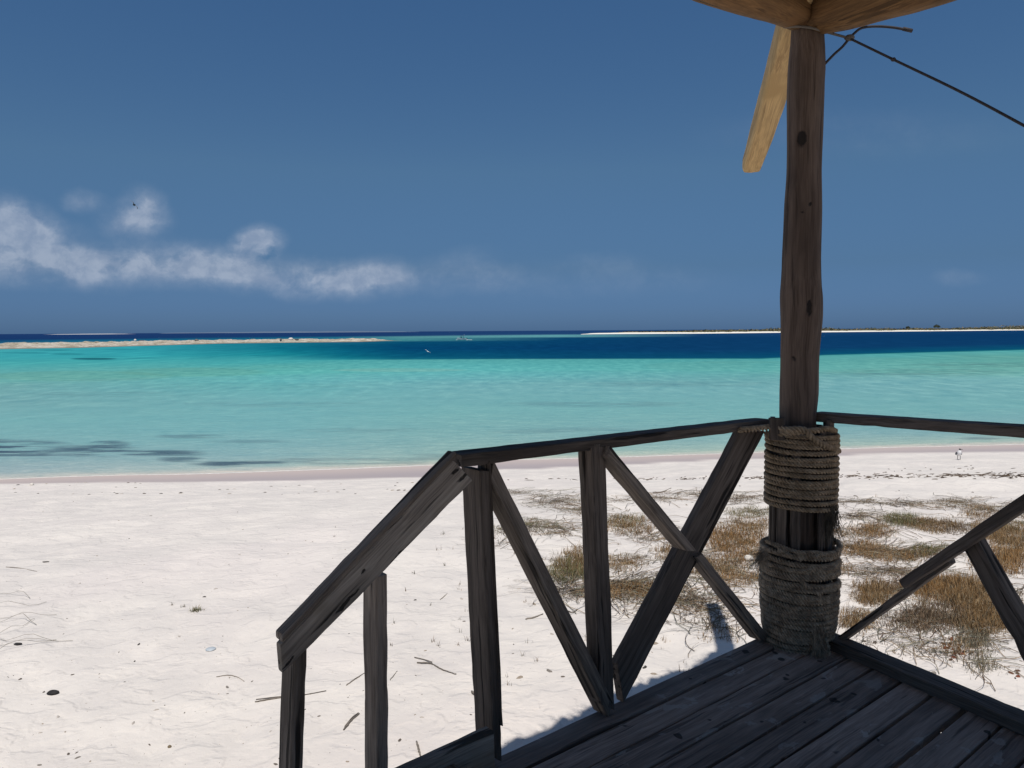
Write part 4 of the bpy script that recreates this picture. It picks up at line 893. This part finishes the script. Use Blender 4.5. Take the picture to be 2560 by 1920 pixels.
# (px, py, rx, ry, tufts, blades, height, tone, spread, runners)
PATCH = [(1390,1252,72,16,26,24,.055,'d',2.0,90),(1300,1232,55,7,7,12,.05,'d',2.0,40),(1440,1275,50,12,12,20,.06,'d',1.8,40),(1335,1308,46,16,18,24,.09,'g',1.2,20),(1255,1322,20,10,5,20,.09,'g',1.0,6),
 (1560,1312,75,26,44,36,.11,'b',1.1,30),(1560,1300,60,18,20,30,.10,'g',1.0,10),(1440,1425,62,34,44,36,.12,'g',1.0,16),(1450,1400,60,38,40,36,.13,'b',1.0,16),(1560,1405,52,22,26,30,.09,'b',1.3,20),(1390,1440,40,20,14,26,.08,'g',1.3,20),
 (1600,1460,120,16,48,36,.08,'b',1.6,60),(1590,1480,100,18,40,34,.08,'o',1.6,60),(1440,1478,66,16,26,24,.05,'d',2.2,70),(1650,1245,45,9,14,18,.06,'d',1.8,40),(1560,1250,50,7,6,14,.05,'g',1.5,20),(1750,1236,50,7,8,16,.06,'d',1.8,30),(1850,1246,70,12,22,18,.06,'d',1.7,60),
 (1880,1278,60,14,30,30,.09,'g',1.0,20),(1870,1310,70,20,36,32,.10,'b',1.0,20),(1830,1340,80,30,70,36,.12,'o',1.0,30),(1860,1380,70,24,44,32,.10,'o',1.1,30),(1680,1380,44,26,26,30,.10,'b',1.1,16),(1770,1410,90,26,50,32,.10,'b',1.2,40),(1620,1345,40,12,9,18,.07,'d',1.5,30),
 (1850,1440,80,24,44,32,.08,'o',1.4,40),(1730,1500,80,18,26,26,.07,'d',1.7,60),(1760,1545,60,20,12,22,.07,'d',1.3,20),(1800,1580,50,22,12,22,.08,'b',1.1,12),(1620,1520,60,14,10,18,.05,'d',1.8,30),(1700,1440,70,10,12,16,.06,'g',1.5,20),(1250,1360,50,20,9,16,.07,'d',1.2,14),(1370,1320,60,14,14,20,.06,'d',1.6,60),
 (2160,1256,85,6,9,14,.06,'d',2.0,60),(2270,1260,34,8,12,20,.05,'d',1.8,30),(2385,1256,56,11,22,24,.08,'d',1.2,50),(2455,1278,44,16,26,30,.10,'b',1.2,30),(2535,1270,40,12,14,20,.07,'d',1.4,30),(2150,1290,40,10,8,16,.06,'g',1.4,50),
 (2255,1300,52,18,40,36,.11,'g',1.0,20),(2330,1310,60,18,42,34,.11,'b',1.1,20),(2180,1325,50,18,34,34,.10,'o',1.0,20),(2390,1316,36,14,18,26,.09,'d',1.2,20),(2150,1370,60,20,48,34,.09,'o',1.4,60),(2240,1385,80,16,50,34,.09,'o',1.5,60),(2330,1375,44,14,24,34,.09,'g',1.0,20),
 (2480,1320,50,26,44,34,.12,'b',1.0,20),(2530,1350,50,40,60,36,.13,'b',1.0,20),(2500,1400,60,34,70,36,.14,'o',1.0,20),(2530,1310,34,16,14,28,.12,'g',1.0,10),(2230,1430,90,14,30,26,.07,'d',1.4,60),(2180,1480,44,26,46,34,.12,'b',.9,16),(2240,1470,50,20,24,28,.10,'d',1.0,16),
 (2340,1470,70,34,80,36,.13,'o',.9,16),(2420,1480,60,44,80,36,.14,'b',.9,16),(2330,1540,80,34,60,34,.11,'d',.9,20),(2140,1545,44,24,26,28,.10,'b',1.0,12),(2460,1545,60,36,70,34,.13,'b',.9,16),(2440,1600,40,36,28,26,.10,'y',1.0,10),(2455,1660,34,22,12,22,.10,'y',1.0,8),
 (2260,1560,50,20,20,24,.08,'d',1.1,16),(2390,1610,40,20,12,22,.09,'b',1.0,12),(2280,1620,70,18,10,18,.07,'d',1.2,16),(2540,1540,30,26,14,24,.10,'d',.9,10),(2100,1420,40,16,16,24,.09,'o',1.2,16),(2110,1330,40,16,14,24,.09,'b',1.2,16),(2520,1480,40,20,12,22,.09,'d',1.0,14),(2200,1600,60,14,7,16,.07,'d',1.0,10),
 (2620,1330,70,60,90,34,.12,'b',1.0,20),(2680,1450,90,60,80,34,.12,'b',1.0,20),(2000,1320,60,40,30,30,.10,'o',1.0,20),(2000,1440,60,40,30,30,.10,'b',1.0,20)]
DENS = 1.7
for (cx, cy, rx, ry, nt, nb, L_, tn_, sp_, nr_) in PATCH:
    cpts = []
    for _ in range(int(nt*DENS)):
        a = random.random()*6.283; q = random.random()**.62; p = on_g(cx+rx*q*math.cos(a)*1.04, cy+ry*q*math.sin(a)*1.0+4); cpts.append(p); tuft(p, int(nb*.72), L_*.72*random.choice((.5,.7,.85,1.05)), tn_, sp_*1.15, br=.045)
    if nt >= 18:
        for _ in range(int(nt*1.0)):
            a = random.random()*6.283; q = random.random()**.7; p = on_g(cx+rx*q*math.cos(a)*.9, cy+ry*q*math.sin(a)*.9+4); tuft(p, 26, L_*.5, random.choice('d'+tn_+tn_), 2.4, br=.06)
    for _ in range(int(nr_*2.0)):
        a = random.random()*6.283; q = random.random(); p = on_g(cx+rx*1.5*q*math.cos(a), cy+ry*1.6*q*math.sin(a)); v = .6+.6*random.random(); c_ = random.choice(TONE['d']+TONE['y']); runner(p.x, p.y, random.gauss(0,.9)+(math.pi if random.random() < .5 else 0), .12+.4*random.random(), tuple(k*v for k in c_))
# lone sprouts scattered over the sand
for _ in range(150):
    x = 1060+1480*random.random(); y = 1235+480*random.random()
    if x < 1300 and random.random() < .4: continue
    p = on_g(x, y); tuft(p, random.randint(3,9), .06, random.choice('dyb'), .8, br=.012)
for _ in range(42):
    x = 820+450*random.random(); y = 1280+420*random.random(); p = on_g(x, y); tuft(p, random.randint(3,7), .05, random.choice('dy'), .9, br=.008)
tag(mesh_obj('beach_grass', np.array(GV), GF, m_gr, attr={'tone': np.array(GC)}, smooth=False), 'dry brown and green beach grass in patches behind the railings', 'grass', kind='stuff')
# one distinct tuft on the open sand at the left
for (x, y, n_, L_, tn_, sp_, br_, nm, lb) in [(490,1527,110,.05,'g',1.6,.022,'grass_tuft','small olive tuft alone on the white sand at the left'),
        (430,1513,9,.04,'y',1.2,.008,'grass_sprout','thin grey sprout at the far left of the olive tuft'),(459,1518,11,.04,'y',1.2,.010,'grass_sprout','thin grey sprout just left of the olive tuft')]:
    GV, GF, GC = [], [], []; p = on_g(x, y); tuft(p, n_, L_, tn_, sp_, br=br_)
    tag(mesh_obj(nm, np.array(GV), GF, m_gr, attr={'tone': np.array(GC)}, smooth=False), lb, 'plant')
GV, GF, GC = [], [], []
for (x, y, a, L_) in [(-20,1618,.35,.42),(-10,1590,.9,.30),(-15,1548,.05,.40),(-20,1510,-.2,.42),(-30,1640,.8,.36),(-10,1560,.55,.34),(0,1600,-.4,.35),(-5,1486,-.1,.30)]:
    p = on_g(x, y); runner(p.x, p.y, a, L_*1.25, (.22,.20,.17), .0016, .05)
tag(mesh_obj('dry_vine', np.array(GV), GF, m_gr, attr={'tone': np.array(GC)}, smooth=False), 'wiry dry grey runners arching over the sand at the left edge', 'plant')

# ------------------------------------------------------------------ wrack line and small debris
def bits(name, items, colors, label, cat):
    V = []; Fc = []; C_ = []; rs = np.random.default_rng(len(items))
    for (p, sx_, sy_, sz_, az_) in items:
        k = len(V); ca, sa = math.cos(az_), math.sin(az_); c_ = colors[rs.integers(len(colors))]
        for (a, b2, c2) in ((-1,-.3,0),(-.3,-1,.1),(.5,-.8,0),(1,.1,.1),(.4,.9,0),(-.6,.8,.05),(-.4,-.1,.9),(.4,.1,1)):
            a *= sx_*(.8+.4*rs.random()); b2 *= sy_*(.8+.4*rs.random()); V.append((p.x+a*ca-b2*sa, p.y+a*sa+b2*ca, p.z+c2*sz_)); C_.append(c_)
        Fc += [(k,k+1,k+6),(k+1,k+2,k+7,k+6),(k+2,k+3,k+7),(k+3,k+4,k+7),(k+4,k+5,k+6,k+7),(k+5,k,k+6)]
    tag(mesh_obj(name, np.array(V), Fc, m_gr, attr={'tone': np.array(C_)}, smooth=False), label, cat, kind='stuff')
it = []
for x0, x1, yc0, yc1, n_, sg in [(2100,2620,1192,1187,200,3.6),(1600,1930,1197,1194,50,1.8),(1700,2100,1196,1192,50,2.6),(2360,2470,1187,1186,50,1.6),(2480,2620,1191,1189,45,1.6),(2200,2560,1176,1172,16,5),(1250,1620,1200,1197,14,2)]:
    for _ in range(n_):
        x = x0+(x1-x0)*random.random(); y = yc0+(yc1-yc0)*(x-x0)/(x1-x0)+random.gauss(0, sg); p = on_g(x, y); it.append((p, .02+.10*random.random()**3, .008+.035*random.random()**2, .010, random.gauss(0,.5)))
bits('seaweed_wrack', it, [(.05,.035,.025),(.09,.065,.045),(.13,.10,.075)], 'broken dark line of dried seaweed along the beach at the right', 'seaweed')
it = []
for _ in range(300):
    x = -60+1350*random.random()**.9; y = 1225+760*random.random()**.8
    p = on_g(x, y); s = (.0025+.010*random.random()**3)*(1 if y > 1500 else 1.2); it.append((p, s*1.5, s*.8, s*.6, random.random()*6.28))
for _ in range(60):
    p = on_g(-60+1250*random.random(), 1205+30*random.random()); s = .012+.02*random.random(); it.append((p, s*1.6, s, s*.5, random.gauss(0,.4)))
for _ in range(160):
    p = on_g(1290+1270*random.random(), 1210+500*random.random()); s = .006+.010*random.random(); it.append((p, s*2, s, s*.8, random.random()*6.28))
bits('beach_debris', it, [(.05,.045,.04),(.12,.10,.085),(.20,.18,.16),(.30,.25,.2),(.42,.38,.34)], 'tiny dark bits of shell and bark scattered over the white sand', 'debris')
it = []
for cx, cy, s_, n_ in ((2378,1615,14,14),(2388,1635,12,9),(2536,1683,10,4)):
    for _ in range(n_): p = on_g(cx+random.gauss(0,s_), cy+random.gauss(0,s_*.7)); it.append((p, .012+.014*random.random(), .008+.006*random.random(), .012, random.random()*6.28))
bits('dead_leaves', it, [(.17,.055,.03),(.14,.07,.04),(.10,.06,.04)], 'rusty red dead leaves lying in the grass at the lower right', 'leaves')

M_twig = wood('driftwood', (.13,.11,.09), (.24,.21,.18), crack=.3, gs=2)
def stick(px_pts, r, label, name='driftwood_stick', fork=None, lift=.3):
    r *= .8
    P_ = [on_g(*q)+UP*r*(.6+lift) for q in px_pts]; c_ = cr(P_, 8); n_ = len(c_); jig = [Vector(p)+Vector((random.gauss(0,r*.25),random.gauss(0,r*.25),0)) for p in c_]
    tp = [(.55+.5*math.sin(min(1, (i/n_)*1.1+.15)*math.pi)) for i in range(n_)]
    V, Fc = tube(None, jig, r, None, sides=7, taper=tp)
    if fork:
        F_ = [on_g(*q)+UP*r for q in fork]; V2, F2 = tube(None, [Vector(p) for p in cr(F_, 5)], r*.6, None, sides=6); k = len(V); V += V2; Fc += [tuple(i+k for i in f) for f in F2]
    o = mesh_obj(name, V, Fc, M_twig); tag(o, label, 'stick', 'sticks lying on the sand'); return o
stick([(1043,1658),(1075,1660),(1105,1675),(1141,1687)], .007, 'bent grey stick on the sand between the stair post and the corner upright', fork=[(1036,1645),(1058,1650),(1080,1657)])
stick([(866,1714),(890,1697),(914,1682)], .005, 'thin twig pointing at the taller stair post from its left')
stick([(637,1756),(690,1747),(740,1742),(816,1728)], .0055, 'long straight stick passing behind the lower stair post', fork=[(640,1750),(690,1744),(716,1742)])
stick([(859,1826),(878,1803),(899,1785)], .0065, 'short double twig lying between the two stair posts', fork=[(862,1818),(880,1796),(896,1784)])
stick([(541,1693),(570,1689),(592,1693),(611,1704)], .0038, 'fine curved twig left of the lower end of the handrail')
stick([(1041,1856),(1048,1880),(1057,1906)], .007, 'grey stick pointing down toward the stair board')
stick([(1180,1731),(1188,1740)], .010, 'stubby grey stick end close to the left of the tall upright')
stick([(1314,1549),(1335,1545),(1357,1536)], .008, 'short driftwood piece seen between the first brace and the middle post')
stick([(1632,1232),(1655,1231),(1677,1221)], .011, 'bleached stick at the far edge of the grass seen inside the X brace')
stick([(1415,1527),(1432,1532),(1444,1524)], .006, 'dark crooked twig just right of the driftwood piece by the first brace')
stick([(15,1418),(50,1421),(92,1429)], .0045, 'thin twig near the left edge of the picture, topmost on the dry sand')
stick([(1100,1500),(1112,1490),(1118,1484)], .004, 'tiny grey twig between the stair post and the tall upright')
stick([(975,1700),(984,1690),(993,1678)], .0032, 'faint pale twig right of the taller stair post')
m_char = plain('charred_wood', (.018,.017,.017), .9, .5, 60)
p = on_g(133,1735); rock('charred_wood', p+UP*.010, (.038,.024,.015), m_char, 'black charred wood lump on the sand at the lower left', 'charcoal', seed=4)
p = on_g(527,1624); rock('flat_stone', p+UP*.004, (.036,.034,.010), plain('bluish_shell', (.42,.46,.49), .5, .08), 'flat pale bluish disc-like stone on the open sand', 'stone', seed=6, amp=.08)
p = on_g(424,1868); rock('brown_stone', p+UP*.004, (.011,.010,.009), plain('brown_stone', (.16,.12,.07), .8, .2), 'small brown stone near the bottom left of the sand', 'stone', seed=8)
p = on_g(45,1612); rock('dark_seed_pod', p+UP*.006, (.03,.014,.010), m_char, 'small dark pod below the dry runners at the left edge', 'seed pod', seed=9)
p = on_g(1871,1401); rock('white_stone', p+UP*.02, (.045,.04,.035), m_br, 'white rounded stone in the brown grass left of the roped post', 'stone', seed=10)
p = on_g(80,1213); rock('white_shell', p+UP*.02, (.05,.04,.04), m_br, 'white shell on the sand edge at the far left', 'shell', seed=11)
p = on_g(115,1406); rock('sea_bean', p+UP*.006, (.035,.010,.008), plain('grey_bark', (.12,.11,.10), .8), 'grey bark chip on the upper left sand', 'bark chip', seed=12)
